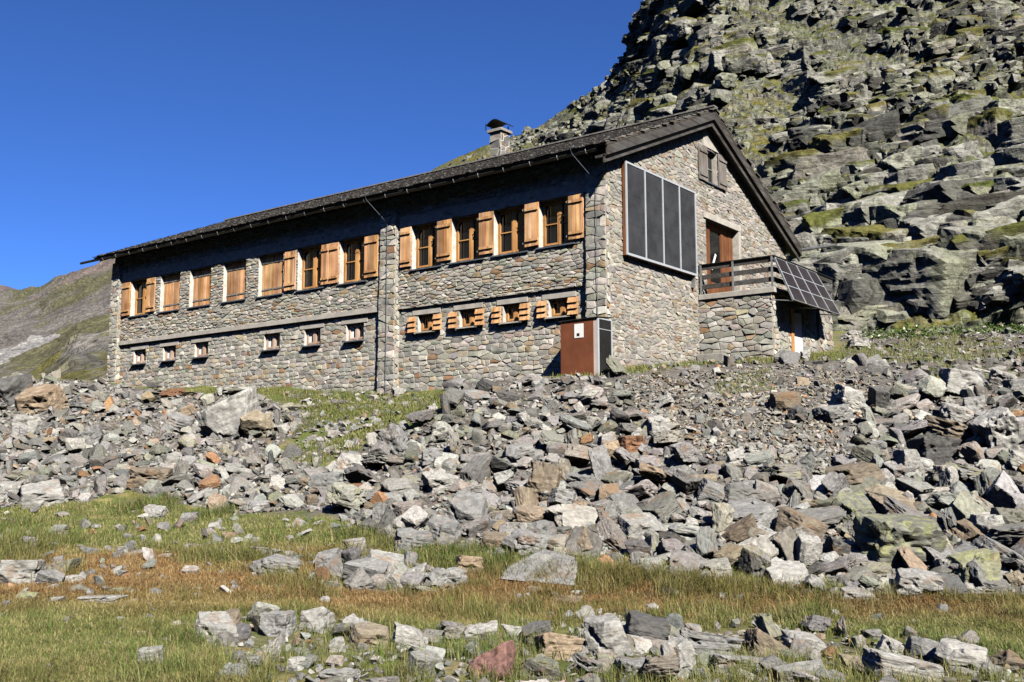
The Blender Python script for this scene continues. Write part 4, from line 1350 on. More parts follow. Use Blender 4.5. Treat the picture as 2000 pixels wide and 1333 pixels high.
# gable window with grey shutters (y is the horizontal direction here)
gwf = MB()
for a, b in ((5.42, 5.47), (5.745, 5.795), (6.07, 6.12)):
    gwf.box(-0.17, -0.11, a, b, 5.93, 6.90)
for a, b in ((5.93, 5.98), (6.40, 6.43), (6.85, 6.90)):
    gwf.box(-0.168, -0.112, 5.47, 6.07, a, b)
gwo = gwf.build('window', M['greywood'], hut)
p = MB(); p.add([(-0.14, 5.42, 5.93), (-0.14, 6.12, 5.93), (-0.14, 6.12, 6.90), (-0.14, 5.42, 6.90)], [(0, 1, 2, 3)]); p.build('pane', M['glass'], gwo)
s = MB(); s.box(-0.10, 0.07, 5.36, 6.18, 5.885, 5.925); s.build('sill', M['lead'], gwo)
for a, b in ((4.88, 5.40), (6.14, 6.66)):
    s = MB()
    wd = (b - a) / 3
    for i in range(3):
        s.box(0.045, 0.075, a + i * wd, a + (i + 1) * wd - 0.007, 5.89 + 0.01 * (i % 2), 6.93)
    so_ = s.build('shutter', M['greywood'], hut)
    so_['label'] = 'grey weathered board shutter beside the gable window'
    for zc in (6.05, 6.76):
        bt = MB(); bt.box(0.076, 0.105, a + 0.02, b - 0.02, zc - 0.035, zc + 0.035)
        bt.build('batten', M['greywood'], so_)

# balcony door
dr = MB()
for a, b in ((5.30, 5.40), (5.80, 5.90), (6.66, 6.74)):
    dr.box(-0.27, -0.17, a, b, 2.45, 4.80)
dr.box(-0.27, -0.17, 5.90, 6.66, 4.62, 4.80); dr.box(-0.27, -0.17, 5.40, 5.80, 2.45, 4.80)
dr.box(-0.26, -0.19, 5.90, 6.66, 2.45, 3.05)
yy = 6.74
while yy < 7.44:
    dr.box(-0.26, -0.19 + 0.014 * (int(yy * 10) % 2), yy + 0.004, min(yy + 0.140, 7.455), 2.45, 4.80)
    yy += 0.145
door = dr.build('balcony_door', M['doorwood'], hut)
p = MB(); p.add([(-0.22, 5.90, 3.05), (-0.22, 6.66, 3.05), (-0.22, 6.66, 4.62), (-0.22, 5.90, 4.62)], [(0, 1, 2, 3)]); p.build('pane', M['glass'], door)
cu = MB()
cu.add([(-0.215, 6.02, 3.45), (-0.213, 6.12, 3.42), (-0.215, 6.42, 3.92), (-0.213, 6.32, 3.96)], [(0, 1, 2, 3)])
cu.build('curtain_or_reflection', M['white'], door)  # slanted white strip on the door glass, a reflection painted as a shape
dl = MB(); dl.box(-0.02, 0.045, 5.16, 7.62, 4.802, 5.00, bev=0.008); dl.box(-0.02, 0.040, 7.462, 7.62, 2.54, 4.80, bev=0.008)
dl.build('lintel', M['concrete'], hut)
gl = MB(); gl.add([(0.05, 5.22, 6.96), (0.05, 6.55, 6.96), (0.05, RIDGE_Y + 0.12, 7.52), (0.05, RIDGE_Y - 0.12, 7.52), (-.01, 5.22, 6.96), (-.01, 6.55, 6.96), (-.01, RIDGE_Y + 0.12, 7.52), (-.01, RIDGE_Y - 0.12, 7.52)],
                  [(0, 1, 2, 3), (4, 7, 6, 5), (0, 4, 5, 1), (1, 5, 6, 2), (2, 6, 7, 3), (3, 7, 4, 0)])
gl.build('lintel', M['concrete'], hut)

# solar thermal collector on the gable
CY0, CY1, CZ0, CZ1, CT_ = 0.62, 4.42, 2.94, 5.37, 0.15
k_ = MB(); k_.box(0.05, CT_ - 0.02, CY0, CY1, CZ0, CZ1); coll = k_.build('solar_collector', M['brownwood'], hut)
coll['label'] = 'wall-mounted solar collector of four tall glazed panels'
fr = MB()
e = 0.05
for i in range(5):
    yc = CY0 + (CY1 - CY0 - e) * i / 4
    fr.box(CT_ - 0.019, CT_ + 0.018, yc, yc + e, CZ0, CZ1)
fr.box(CT_ - 0.018, CT_ + 0.016, CY0 + e, CY1 - e, CZ0, CZ0 + 0.06); fr.box(CT_ - 0.018, CT_ + 0.016, CY0 + e, CY1 - e, CZ1 - 0.05, CZ1)
fr.build('frame', M['alu'], coll)
for i in range(4):
    ya = CY0 + (CY1 - CY0 - e) * i / 4 + e; yb = CY0 + (CY1 - CY0 - e) * (i + 1) / 4
    g = MB(); g.add([(CT_, ya, CZ0 + 0.06), (CT_, yb, CZ0 + 0.06), (CT_, yb, CZ1 - 0.05), (CT_, ya, CZ1 - 0.05)], [(0, 1, 2, 3)])
    for zc in (0.34, 0.66):
        z_ = CZ0 + (CZ1 - CZ0) * zc
        g.add([(CT_ + 0.003, ya, z_), (CT_ + 0.003, yb, z_), (CT_ + 0.003, yb, z_ + 0.012), (CT_ + 0.003, ya, z_ + 0.012)], [(0, 1, 2, 3)])
    g.build('glass_panel', M['collector'], coll)
br = MB(); br.box(0.0, 0.12, 4.30, 4.36, 2.62, 2.94); br.build('bracket', M['zinc'], coll)

# annex under the balcony
AX, AY0, AY1 = 2.20, 4.76, 9.20
an = MB()
masonry(an, (0, AY0, 0), EX, EZ, -EY, [(0, -0.6), (AX, -0.6), (AX, 2.30), (0, 2.30)], (), 0.31, 0.135, 0.010, (0.008, 0.04), cols=STONE_COLS + [((0.30, 0.27, 0.23), 25)], mortar=(0.36, 0.335, 0.29), seed=51)
masonry(an, (AX, 0, 0), EY, EZ, EX, [(AY0, -0.6), (AY0 + 0.36, -0.6), (AY0 + 0.36, 2.30), (AY0, 2.30)], (), 0.24, 0.135, 0.010, (0.008, 0.03), seed=52)
masonry(an, (AX - 0.07, 0, 0), EY, EZ, EX, [(AY0 + 0.36, -0.6), (8.10, -0.6), (8.10, 2.30), (AY0 + 0.36, 2.30)], [(6.10, 7.02, -0.6, 2.05)], 0.28, 0.13, 0.012, (0.006, 0.03), mortar=(0.40, 0.375, 0.33), seed=53, reveal=0.12)
masonry(an, (AX, 0, 0), EY, EZ, EX, [(8.10, -0.6), (AY1, -0.6), (AY1, 2.30), (8.10, 2.30)], (), 0.27, 0.135, 0.012, (0.006, 0.03), cols=WARM_COLS, mortar=(0.45, 0.40, 0.33), seed=54)
an.add([(AX - 0.08, AY0 + 0.36, -0.6), (AX, AY0 + 0.36, -0.6), (AX, AY0 + 0.36, 2.3), (AX - 0.08, AY0 + 0.36, 2.3)], [(0, 3, 2, 1)], (0.3, 0.28, 0.25))
an.add([(AX - 0.08, 8.10, -0.6), (AX, 8.10, -0.6), (AX, 8.10, 2.3), (AX - 0.08, 8.10, 2.3)], [(0, 1, 2, 3)], (0.3, 0.28, 0.25))
an.add([(0, AY1, -0.6), (AX, AY1, -0.6), (AX, AY1, 2.3), (0, AY1, 2.3)], [(0, 3, 2, 1)], (0.3, 0.28, 0.25))
annex = an.build('annex', M['wall'], hut)
sl = MB(); sl.box(0.03, AX + 0.10, AY0 - 0.07, AY1 + 0.05, 2.305, 2.46, bev=0.012); sl.build('balcony_slab', M['concrete'], hut)
st_ = MB(); st_.box(0.05, 0.85, AY0 - 0.30, AY0 - 0.05, 0.2, 0.74, bev=0.015); st_.build('step', M['greystone'], annex)
ad = MB()
ad.box(AX - 0.13, AX - 0.085, 6.32, 7.0, 0.0, 1.98); adoor = ad.build('cellar_door', M['white'], annex)
ap = MB(); ap.box(AX - 0.13, AX - 0.03, 6.11, 6.30, 0.0, 2.04); ap.build('door_post', M['frame'], adoor)
# railing
ra = MB()
for x0, x1, z0, z1 in ((0.06, AX + 0.06, 3.17, 3.31), (0.06, AX + 0.06, 2.90, 3.03), (0.06, AX + 0.06, 2.62, 2.75)):
    ra.box(x0, x1, AY0 + 0.02, AY0 + 0.06, z0, z1)
    ra.box(AX + 0.02, AX + 0.06, AY0 + 0.061, AY1, z0, z1)
railing = ra.build('railing', M['darkwoody'], hut)
cp = MB(); cp.box(0.04, AX + 0.10, AY0 - 0.03, AY0 + 0.09, 3.312, 3.335); cp.box(AX - 0.01, AX + 0.10, AY0 + 0.09, AY1, 3.312, 3.335); cp.build('handrail', M['darkmetal'], railing)
for px_, py_ in ((0.10, AY0 - 0.025), (1.08, AY0 - 0.025), (AX + 0.03, AY0 - 0.025), (AX + 0.03, 6.2), (AX + 0.03, 7.7), (AX + 0.03, 9.12)):
    po = MB(); po.box(px_ - 0.022, px_ + 0.022, py_ - 0.02, py_ + 0.02, 2.45, 3.31); po.build('post', M['zinc'], railing)
# photovoltaic panel leaning on the railing
pv0, pv1, pv2, pv3 = (np.array(q) for q in ((2.33, 4.70, 3.26), (2.33, 7.70, 3.26), (2.86, 8.12, 2.03), (2.86, 4.62, 2.03)))
pe1, pe2 = pv1 - pv0, pv3 - pv0
pn = np.cross(pv2 - pv0, pv1 - pv3); pn /= np.linalg.norm(pn); pn = pn if pn[0] > 0 else -pn
Bq = lambda s, t, h=0.0: (pv0 * (1 - s) * (1 - t) + pv1 * s * (1 - t) + pv2 * s * t + pv3 * (1 - s) * t) + pn * h
pvm = MB()
vv = [Bq(s, t, h) for h in (-0.035, 0.0) for s, t in ((0, 0), (1, 0), (1, 1), (0, 1))]
pvm.add(vv, [(0, 1, 2, 3), (7, 6, 5, 4), (0, 4, 5, 1), (1, 5, 6, 2), (2, 6, 7, 3), (3, 7, 4, 0)])
pv = pvm.build('solar_panel', M['cell'], hut)
pv['label'] = 'tilted photovoltaic panel hung outside the balcony railing'
pf = MB()
for i in range(5):
    s = i / 4; ds = 0.0038 if 0 < i < 4 else 0.007
    s0, s1 = max(0, s - ds), min(1, s + ds)
    pf.add([Bq(s0, 0, 0.012), Bq(s1, 0, 0.012), Bq(s1, 1, 0.012), Bq(s0, 1, 0.012), Bq(s0, 0, -0.04), Bq(s1, 0, -0.04), Bq(s1, 1, -0.04), Bq(s0, 1, -0.04)], [(0, 1, 2, 3), (7, 6, 5, 4), (0, 4, 5, 1), (1, 5, 6, 2), (2, 6, 7, 3), (3, 7, 4, 0)])
for j in range(4):
    t = j / 3; dt_ = 0.007
    t0, t1 = max(0, t - dt_), min(1, t + dt_)
    pf.add([Bq(0, t0, 0.009), Bq(1, t0, 0.009), Bq(1, t1, 0.009), Bq(0, t1, 0.009), Bq(0, t0, -0.03), Bq(1, t0, -0.03), Bq(1, t1, -0.03), Bq(0, t1, -0.03)], [(0, 1, 2, 3), (7, 6, 5, 4), (0, 4, 5, 1), (1, 5, 6, 2), (2, 6, 7, 3), (3, 7, 4, 0)])
pf.build('frame', M['alu'], pv)
ps = MB()
for s in (0.02, 0.5, 0.98):
    q = Bq(s, 1, -0.04)
    ps.tube([q, (AX + 0.02, q[1], 2.10)], 0.018, 6)
ps.build('strut', M['zinc'], pv)

# lightning conductors
for x_, zt in ((-7.47, 5.35), (-0.25, 5.35)):
    lc = MB()
    lc.tube([(x_ - 0.42, EAVE_Y + 0.12, EAVE_Z + 0.16), (x_ - 0.40, EAVE_Y - 0.07, EAVE_Z + 0.02), (x_ - 0.36, EAVE_Y - 0.05, EAVE_Z - 0.12), (x_, -0.16, 4.72), (x_, -0.165, 4.5), (x_ + 0.015, -0.175, 2.5), (x_ + 0.02, -0.185, -0.4)], 0.008, 6)
    lc.build('lightning_conductor', M['lead'], hut)

# brown cabinet standing at the corner
cab = bpy.data.objects.new('utility_cabinet', None); COL.objects.link(cab)
cab.location = (-0.34, -0.55, -0.05)
tag(cab, 'brown metal cabinet with black side panel standing at the corner of the hut', 'cabinet')


def cpart(m, name, mt, parent=None):
    m.v = [(a + 0.34, b + 0.55, c + 0.05) for a, b, c in m.v] if parent is None or parent is cab else m.v
    return m.build(name, M[mt], parent or cab)


m = MB(); m.box(-0.86, 0.16, -0.83, -0.20, -0.30, 1.15); cpart(m, 'body', 'pinkpanel')
m = MB(); m.box(-0.87, 0.06, -0.862, -0.832, -0.30, 1.13); fp = cpart(m, 'front_panel', 'brownpanel')
m = MB(); m.box(0.075, 0.165, -0.858, -0.831, -0.30, 1.14); cpart(m, 'trim', 'pinkpanel')
m = MB(); m.box(0.163, 0.192, -0.80, -0.25, -0.28, 1.14); cpart(m, 'side_panel', 'blackpanel')
m = MB()
for a, b in ((-0.86, -0.80), (-0.25, -0.21)):
    m.box(0.162, 0.205, a, b, -0.30, 1.16)
m.box(0.162, 0.203, -0.80, -0.25, 1.142, 1.172); m.box(0.162, 0.20, -0.80, -0.25, 0.90, 0.915)
cpart(m, 'side_frame', 'alu')
m = MB(); m.obox((-0.90, -0.90, 1.145), (1.12, 0, 0.02), (0, 0.72, 0.06), (0, 0, 0.022)); cpart(m, 'lid', 'darkmetal')
m = MB(); m.box(-0.46, -0.20, -0.874, -0.864, 0.72, 1.06); nt_ = cpart(m, 'notice', 'white')
m = MB(); m.box(-0.39, -0.31, -0.877, -0.875, 0.76, 0.83); m.v = [(a + 0.34, b + 0.55, c + 0.05) for a, b, c in m.v]; m.build('printed_mark', M['darkmetal'], nt_)

# low stub of wall beside the annex
sw = MB()
masonry(sw, (2.05, 9.30, 0), EY, EZ, EX, [(0, -0.4), (1.75, -0.4), (1.75, 1.15), (0, 1.28)], (), 0.36, 0.22, 0.012, (0.006, 0.03), cols=WARM_COLS, seed=61)
masonry(sw, (1.75, 9.30, 0), EX, EZ, -EY, [(0, -0.4), (0.30, -0.4), (0.30, 1.28), (0, 1.28)], (), 0.3, 0.22, 0.012, (0.006, 0.02), cols=WARM_COLS, seed=62)
sw.add([(1.75, 9.30, 1.28), (2.05, 9.30, 1.28), (2.05, 11.05, 1.15), (1.75, 11.05, 1.15), (1.75, 11.05, -0.4), (2.05, 11.05, -0.4), (1.75, 9.30, -0.4)], [(0, 1, 2, 3), (3, 2, 5, 4), (0, 3, 4, 6)], (0.36, 0.33, 0.29))
tag(sw.build('stone_wall', M['wall']), 'low stub of stone wall running on behind the balcony annex', 'wall')


# ------------------------------------------------------------------ unseen hillside added behind the camera to block low sky light
def add_sky_blocker():
    az = np.radians(np.linspace(-150, 150, 150)); t = np.linspace(0, 1, 40)
    A, T = np.meshgrid(az, t, indexing='xy')
    R_ = 55 + 340 * T
    n = fbm(np.stack([np.cos(A) * 3, np.sin(A) * 3, T * 0 + 2], 2).reshape(-1, 3) * 1.3, 4, 700).reshape(A.shape)
    H = -6 + T ** 1.25 * R_ * (0.46 + 0.14 * (n - 0.5)) * np.clip((np.radians(158) - np.abs(A)) / np.radians(30), 0.1, 1)
    X_ = CAM[0] - R_ * (np.cos(A) * FH[0] + np.sin(A) * RH[0]); Y_ = CAM[1] - R_ * (np.cos(A) * FH[1] + np.sin(A) * RH[1])
    P = np.stack([X_, Y_, H], 2)
    q = P[-1].copy(); q[:, 2] -= 200; q[:, 0] += (q[:, 0] - CAM[0]) * 0.5; q[:, 1] += (q[:, 1] - CAM[1]) * 0.5
    P = np.concatenate([P, q[None]], 0).reshape(-1, 3)
    nr, nc = 41, 150
    P[:, 2] += (fbm(P / 25.0, 4, 702) - 0.5) * 14 * np.clip(np.concatenate([T, T[-1:]], 0).ravel() * 3, 0, 1)
    k = np.clip((fbm(P / 30.0, 4, 703) - 0.42) * 5, 0, 1)[:, None]
    col = np.array([0.15, 0.14, 0.125]) * (1 - k) + np.array([0.085, 0.085, 0.035]) * k
    ix = np.arange(nr * nc).reshape(nr, nc)
    F = np.stack([ix[:-1, :-1].ravel(), ix[:-1, 1:].ravel(), ix[1:, 1:].ravel(), ix[1:, :-1].ravel()], 1)
    o = link('sky_blocking_hillside', np_mesh('sky_blocking_hillside', P, F, M['far'], col, True))
    tag(o, 'unseen grassy and stony hillside added behind the camera to block sky light', 'hillside', kind='structure')


add_sky_blocker()


# ------------------------------------------------------------------ rocks
GREYS = [((0.150, 0.151, 0.148), 28), ((0.190, 0.190, 0.185), 28), ((0.110, 0.111, 0.110), 14), ((0.240, 0.238, 0.228), 12), ((0.162, 0.153, 0.136), 11), ((0.175, 0.142, 0.106), 4), ((0.180, 0.108, 0.060), 2),
         ((0.310, 0.302, 0.285), 4), ((0.142, 0.147, 0.122), 6)]
GREYS = [(tuple(x * f for x, f in zip(c, (1.03, 1.0, 0.955))), k) for c, k in GREYS]
PAL = {'grey': ((0.190, 0.188, 0.180), 0.0), 'pale': ((0.265, 0.258, 0.240), 0.05), 'white': ((0.315, 0.303, 0.278), 0.0), 'dark': ((0.085, 0.083, 0.079), 0.0), 'brown': ((0.165, 0.135, 0.100), 0.0),
       'rust': ((0.165, 0.085, 0.048), 0.0), 'orange': ((0.235, 0.180, 0.125), 0.0), 'red': ((0.200, 0.110, 0.095), 0.0), 'lichen': ((0.150, 0.150, 0.125), 0.6), 'yellow': ((0.200, 0.200, 0.135), 0.95), 'tan': ((0.220, 0.185, 0.135), 0.05)}
WORD = {'grey': 'grey', 'pale': 'pale grey', 'white': 'whitish', 'dark': 'dark grey', 'brown': 'brownish', 'rust': 'rust-red', 'orange': 'orange-brown', 'red': 'reddish-pink', 'lichen': 'lichen-spotted', 'yellow': 'yellow-lichened', 'tan': 'tan'}

# stones read off the photograph: centre, width and height in its pixels, colour, lean (degrees), form
NOTABLE = [
    (15, 765, 62, 66, 'dark', 0), (72, 786, 100, 54, 'orange', 5), (160, 786, 68, 32, 'grey', 0), (447, 818, 120, 88, 'pale', 18), (505, 835, 60, 55, 'tan', -8), (367, 802, 30, 24, 'orange', 35), (329, 769, 46, 15, 'rust', 6), (345, 828, 62, 34, 'grey', -10),
    (50, 831, 62, 42, 'pale', 0), (175, 858, 52, 36, 'grey', 30), (287, 937, 86, 42, 'brown', 0), (117, 903, 54, 24, 'grey', 0), (73, 973, 80, 44, 'pale', 8), (15, 962, 46, 40, 'pale', 0), (690, 962, 58, 28, 'rust', 5), (602, 947, 30, 27, 'brown', 0), (683, 912, 62, 46, 'white', -20),
    (1060, 953, 66, 86, 'brown', -12), (912, 1005, 88, 54, 'grey', -6), (866, 1045, 72, 52, 'grey', 0), (857, 942, 62, 40, 'white', 12), (1062, 1112, 160, 58, 'grey', 0), (1250, 1043, 84, 56, 'pale', 0), (1137, 1065, 54, 54, 'brown', 25), (1015, 1048, 48, 48, 'pale', 0), (1058, 1044, 50, 48, 'grey', 12),
    (1176, 911, 42, 78, 'grey', 14), (1235, 872, 58, 40, 'rust', 0), (1198, 882, 36, 42, 'orange', 10), (1191, 970, 44, 48, 'brown', 0), (1140, 939, 62, 26, 'grey', 0), (764, 868, 58, 60, 'grey', 40), (843, 895, 42, 38, 'grey', 0), (1016, 890, 62, 40, 'grey', 10), (994, 779, 56, 30, 'dark', -12),
    (932, 779, 64, 24, 'grey', 0), (957, 758, 46, 24, 'dark', -15), (1295, 787, 46, 22, 'white', 26), (1132, 799, 20, 26, 'white', 30), (737, 1015, 30, 64, 'grey', -8), (806, 1062, 80, 42, 'grey', 0), (966, 1063, 64, 32, 'brown', -6), (642, 1096, 44, 40, 'grey', 10), (717, 1124, 90, 54, 'grey', 0),
    (752, 1106, 82, 32, 'pale', -14), (815, 1130, 54, 40, 'white', 20), (852, 1136, 44, 36, 'grey', 25), (890, 1131, 52, 32, 'pale', 0), (917, 1107, 54, 34, 'orange', -8), (690, 1073, 42, 38, 'white', 10),
    (1763, 1068, 140, 104, 'lichen', 0), (1915, 1117, 76, 74, 'yellow', 0), (1801, 1145, 84, 52, 'pale', -12), (1878, 750, 74, 56, 'pale', -8), (1912, 795, 58, 54, 'grey', 0), (1966, 852, 78, 92, 'pale', 30), (1880, 846, 114, 40, 'brown', -12), (1831, 884, 78, 64, 'dark', 0), (1670, 935, 112, 44, 'brown', 10),
    (1913, 933, 100, 42, 'grey', 0), (1856, 941, 36, 58, 'white', 0), (1670, 1008, 80, 56, 'lichen', 0), (1466, 1012, 126, 40, 'grey', 0), (1772, 1003, 116, 32, 'brown', -6), (1750, 981, 94, 40, 'tan', -4), (1568, 1034, 70, 56, 'brown', -20), (1582, 1085, 44, 64, 'white', -8), (1637, 1074, 64, 48, 'dark', -20),
    (1512, 1061, 78, 34, 'white', -5), (1935, 1032, 52, 48, 'pale', 0), (1960, 1090, 96, 46, 'grey', -32), (1831, 1070, 74, 44, 'grey', -42), (1535, 787, 54, 44, 'brown', 0), (1560, 810, 48, 40, 'dark', 0), (1666, 785, 70, 48, 'white', -25), (1631, 810, 66, 36, 'grey', 5), (1721, 781, 34, 48, 'dark', 0),
    (1872, 813, 62, 44, 'white', -18), (1779, 909, 48, 54, 'pale', -15), (1406, 969, 80, 44, 'grey', -22), (1475, 965, 46, 48, 'grey', 0), (1281, 834, 44, 42, 'pale', 10), (1715, 879, 40, 32, 'grey', 0), (1377, 942, 54, 24, 'tan', 8), (1852, 1117, 36, 44, 'pale', 0), (1985, 1137, 36, 32, 'tan', 0),
    (1540, 1130, 92, 42, 'pale', 0), (1675, 1168, 66, 24, 'pale', 0), (1400, 835, 30, 24, 'dark', -20), (1447, 848, 20, 20, 'white', 8), (1480, 882, 30, 32, 'white', 0), (1540, 885, 38, 24, 'pale', 20), (1440, 895, 46, 30, 'white', 6),
    (962, 1300, 96, 78, 'red', 18), (1090, 1264, 84, 58, 'orange', -6), (1184, 1246, 88, 88, 'pale', 12), (1266, 1229, 84, 54, 'dark', -14), (1023, 1239, 76, 44, 'pale', 0), (1145, 1245, 58, 36, 'pale', 0), (722, 1246, 84, 46, 'tan', -6), (688, 1224, 52, 42, 'pale', 0), (799, 1248, 74, 48, 'white', -18),
    (857, 1245, 38, 28, 'grey', 0), (1250, 1312, 84, 48, 'grey', 0), (1050, 1306, 68, 46, 'lichen', 0), (1325, 1290, 62, 92, 'pale', 10), (1250, 1264, 52, 38, 'white', -20), (1397, 1261, 120, 46, 'grey', -4), (1447, 1300, 110, 36, 'pale', -3), (1500, 1270, 92, 54, 'brown', -28), (1556, 1318, 104, 42, 'grey', 0),
    (1571, 1257, 70, 40, 'pale', -12), (1891, 1288, 102, 62, 'white', -6), (1809, 1270, 62, 52, 'grey', -20), (1746, 1269, 56, 42, 'white', -20), (1676, 1300, 58, 42, 'tan', 0), (1776, 1310, 146, 58, 'pale', -10), (1505, 1228, 42, 32, 'pale', -20), (1680, 1255, 30, 28, 'pale', 0), (1970, 1292, 66, 36, 'brown', -6),
    (37, 1125, 80, 52, 'pale', 0), (114, 1112, 62, 32, 'lichen', 5), (95, 1134, 52, 32, 'grey', -10), (140, 1135, 30, 20, 'white', 8), (158, 1129, 18, 22, 'white', 0), (518, 1082, 66, 20, 'white', -3), (532, 1112, 88, 42, 'grey', -10), (195, 1174, 88, 22, 'pale', 3), (227, 1158, 26, 18, 'yellow', 0), (52, 1168, 44, 16, 'yellow', 0),
    (237, 1078, 28, 20, 'pale', 0), (251, 1068, 22, 22, 'pale', 0), (57, 1073, 28, 20, 'lichen', 0), (176, 1077, 36, 14, 'grey', 0), (229, 1118, 20, 22, 'white', 0), (370, 1117, 32, 16, 'white', 0), (413, 1231, 84, 52, 'pale', 0), (450, 1213, 40, 44, 'brown', 0), (608, 1212, 74, 54, 'pale', 8), (540, 1220, 62, 56, 'grey', 0),
    (292, 1285, 50, 44, 'pale', 0), (575, 1297, 48, 32, 'pale', 0), (530, 1270, 48, 40, 'white', 30), (700, 1236, 40, 50, 'pale', 0), (502, 1294, 48, 30, 'tan', 0), (460, 1318, 58, 34, 'grey', 0), (665, 1318, 74, 24, 'pale', 8), (300, 1003, 44, 24, 'pale', 0), (368, 1010, 32, 16, 'grey', 0), (418, 1030, 26, 14, 'white', 0),
    (448, 1047, 30, 18, 'orange', 0), (10, 1020, 38, 18, 'tan', 0), (300, 1217, 30, 12, 'pale', 0), (275, 1238, 28, 12, 'tan', 0), (1030, 1167, 14, 16, 'white', 0), (1040, 1153, 38, 12, 'pale', 0), (1110, 1175, 70, 16, 'tan', 0), (1130, 1162, 36, 12, 'white', 0), (1310, 1160, 34, 14, 'white', 0),
    (735, 778, 20, 12, 'white', 0), (685, 800, 18, 10, 'pale', 0), (740, 825, 26, 14, 'pale', 0), (845, 800, 22, 14, 'white', 0), (780, 765, 30, 14, 'pale', 0), (465, 763, 70, 16, 'pale', 0), (650, 848, 26, 16, 'white', 0), (640, 882, 22, 14, 'pale', 0), (1665, 655, 34, 20, 'white', 0), (1680, 672, 44, 20, 'white', 0),
    (1815, 716, 40, 18, 'dark', -15), (1925, 728, 56, 14, 'white', -14), (1575, 695, 26, 26, 'pale', 0), (1990, 760, 46, 40, 'grey', 0), (1960, 740, 44, 30, 'pale', -20),
]

ZONES = [  # outline, number tried, size range in photo pixels, exponent, colour list
    (Z_BANK, 7600, (7, 52), 2.2, GREYS), (Z_LEFT, 4400, (6, 32), 2.4, GREYS), (Z_FORE, 330, (10, 50), 1.9, GREYS), (Z_MID, 110, (10, 40), 1.7, GREYS), (Z_PAD, 420, (5, 20), 2.0, GREYS)]
items = []    # px, py, w, h, colour, lichen, lean, named colour or None, laid on purpose
for px_, py_, w_, h_, c_, ln in NOTABLE:
    items.append((px_, py_ + h_ * 0.38, w_, h_, PAL[c_][0], PAL[c_][1], ln, c_))


def colour_word(c):
    l = sum(c) / 3; s = (c[0] - c[2]) / l
    if s > 0.9: return 'rust'
    if s > 0.48: return 'brown'
    if s > 0.34: return 'tan'
    return 'dark' if l < 0.115 else 'grey' if l < 0.178 else 'pale' if l < 0.26 else 'white'


rr = random.Random(99)
fine_items = []
for zone, n, (s0, s1), ex, cols in ZONES:
    xs = [p[0] for p in zone]; ys = [p[1] for p in zone]
    cell = {}
    cand = []
    while len(cand) < n * 1.0:
        x, y = rr.uniform(min(xs), max(xs)), rr.uniform(min(ys), max(ys))
        if in_poly(np.array([x]), np.array([y]), zone)[0]:
            u_ = rr.random()
            s = s0 * (1 - u_ * (1 - (s1 / s0) ** (1 - ex))) ** (1 / (1 - ex))
            if in_poly(np.array([x]), np.array([y]), Z_FINE)[0]:
                s = min(s, rr.uniform(7, 26))
            s *= 0.62 + 0.55 * min(1, max(0, (y - 720) / 360.0))
            cand.append((s, x, y))
    cand.sort(reverse=True)
    placed = [(i[0], i[1] - i[3] * 0.3, 0.5 * math.sqrt(i[2] * i[3])) for i in items if i[7]]
    for p in placed:
        cell.setdefault((int(p[0] // 60), int(p[1] // 60)), []).append(p)
    for s, x, y in cand:
        rad = s * 0.5
        ok = True
        for di in (-1, 0, 1):
            for dj in (-1, 0, 1):
                for a_, b_, c_ in cell.get((int(x // 60) + di, int(y // 60) + dj), ()):
                    if (a_ - x) ** 2 + ((b_ - y) * 1.5) ** 2 < (0.56 * (rad + c_)) ** 2:
                        ok = False; break
                if not ok: break
            if not ok: break
        if not ok:
            s *= 0.45
            if s < 5 or rr.random() < 0.25:
                continue
            rad = s * 0.5
        cell.setdefault((int(x // 60), int(y // 60)), []).append((x, y, rad))
        c = pick(cols, rr)
        t_ = rr.uniform(0.72, 1.45); t_ = min(t_, 0.30 / max(c)); c = tuple(q * t_ for q in c)
        asp = rr.choice((1.0, 1.25, 1.5, 1.9, 2.3))
        items.append((x, y, s * math.sqrt(asp), s / math.sqrt(asp) * rr.uniform(0.9, 1.3), c, 0.5 * (rr.random() < 0.08), rr.gauss(0, 16), None))
# fine broken stone between the larger pieces
for zone, n, (s0, s1) in ((Z_BANK, 5200, (4, 11)), (Z_LEFT, 3000, (3.5, 9)), (Z_FORE, 900, (4, 12)), (Z_MID, 160, (5, 11)), (Z_PAD, 900, (3, 8)), (Z_FINE, 4200, (3, 9)), (Z_STRIP, 420, (4, 17)),
                           ([(-20, 1000), (700, 1000), (660, 1180), (-20, 1200)], 210, (5, 20)), ([(0, 1190), (400, 1200), (380, 1333), (0, 1333)], 30, (5, 16)), ([(900, 1150), (2000, 1170), (2000, 1250), (900, 1220)], 90, (4, 15))):
    xs = [p[0] for p in zone]; ys = [p[1] for p in zone]
    X_ = rng.uniform(min(xs), max(xs), n * 2); Y_ = rng.uniform(min(ys), max(ys), n * 2)
    k_in = in_poly(X_, Y_, zone)
    for x, y in list(zip(X_[k_in], Y_[k_in]))[:n]:
        s = rr.uniform(s0, s1) * (0.62 + 0.55 * min(1, max(0, (y - 720) / 360.0)))
        asp = rr.choice((1.0, 1.3, 1.7, 2.2))
        c = pick(GREYS, rr)
        t_ = rr.uniform(0.8, 1.6); t_ = min(t_, 0.34 / max(c)); c = tuple(q * t_ for q in c)
        if zone is Z_FINE:
            c = tuple(a * b for a, b in zip(c, (1.06, 0.98, 0.88)))
        fine_items.append((x, y, s * math.sqrt(asp), s / math.sqrt(asp), c, 0.0, rr.gauss(0, 18), None))

allit = items + fine_items
AX_ = np.array([i[0] for i in allit]); AY_ = np.array([i[1] for i in allit])
POS, DEP = on_ground(AX_, AY_)
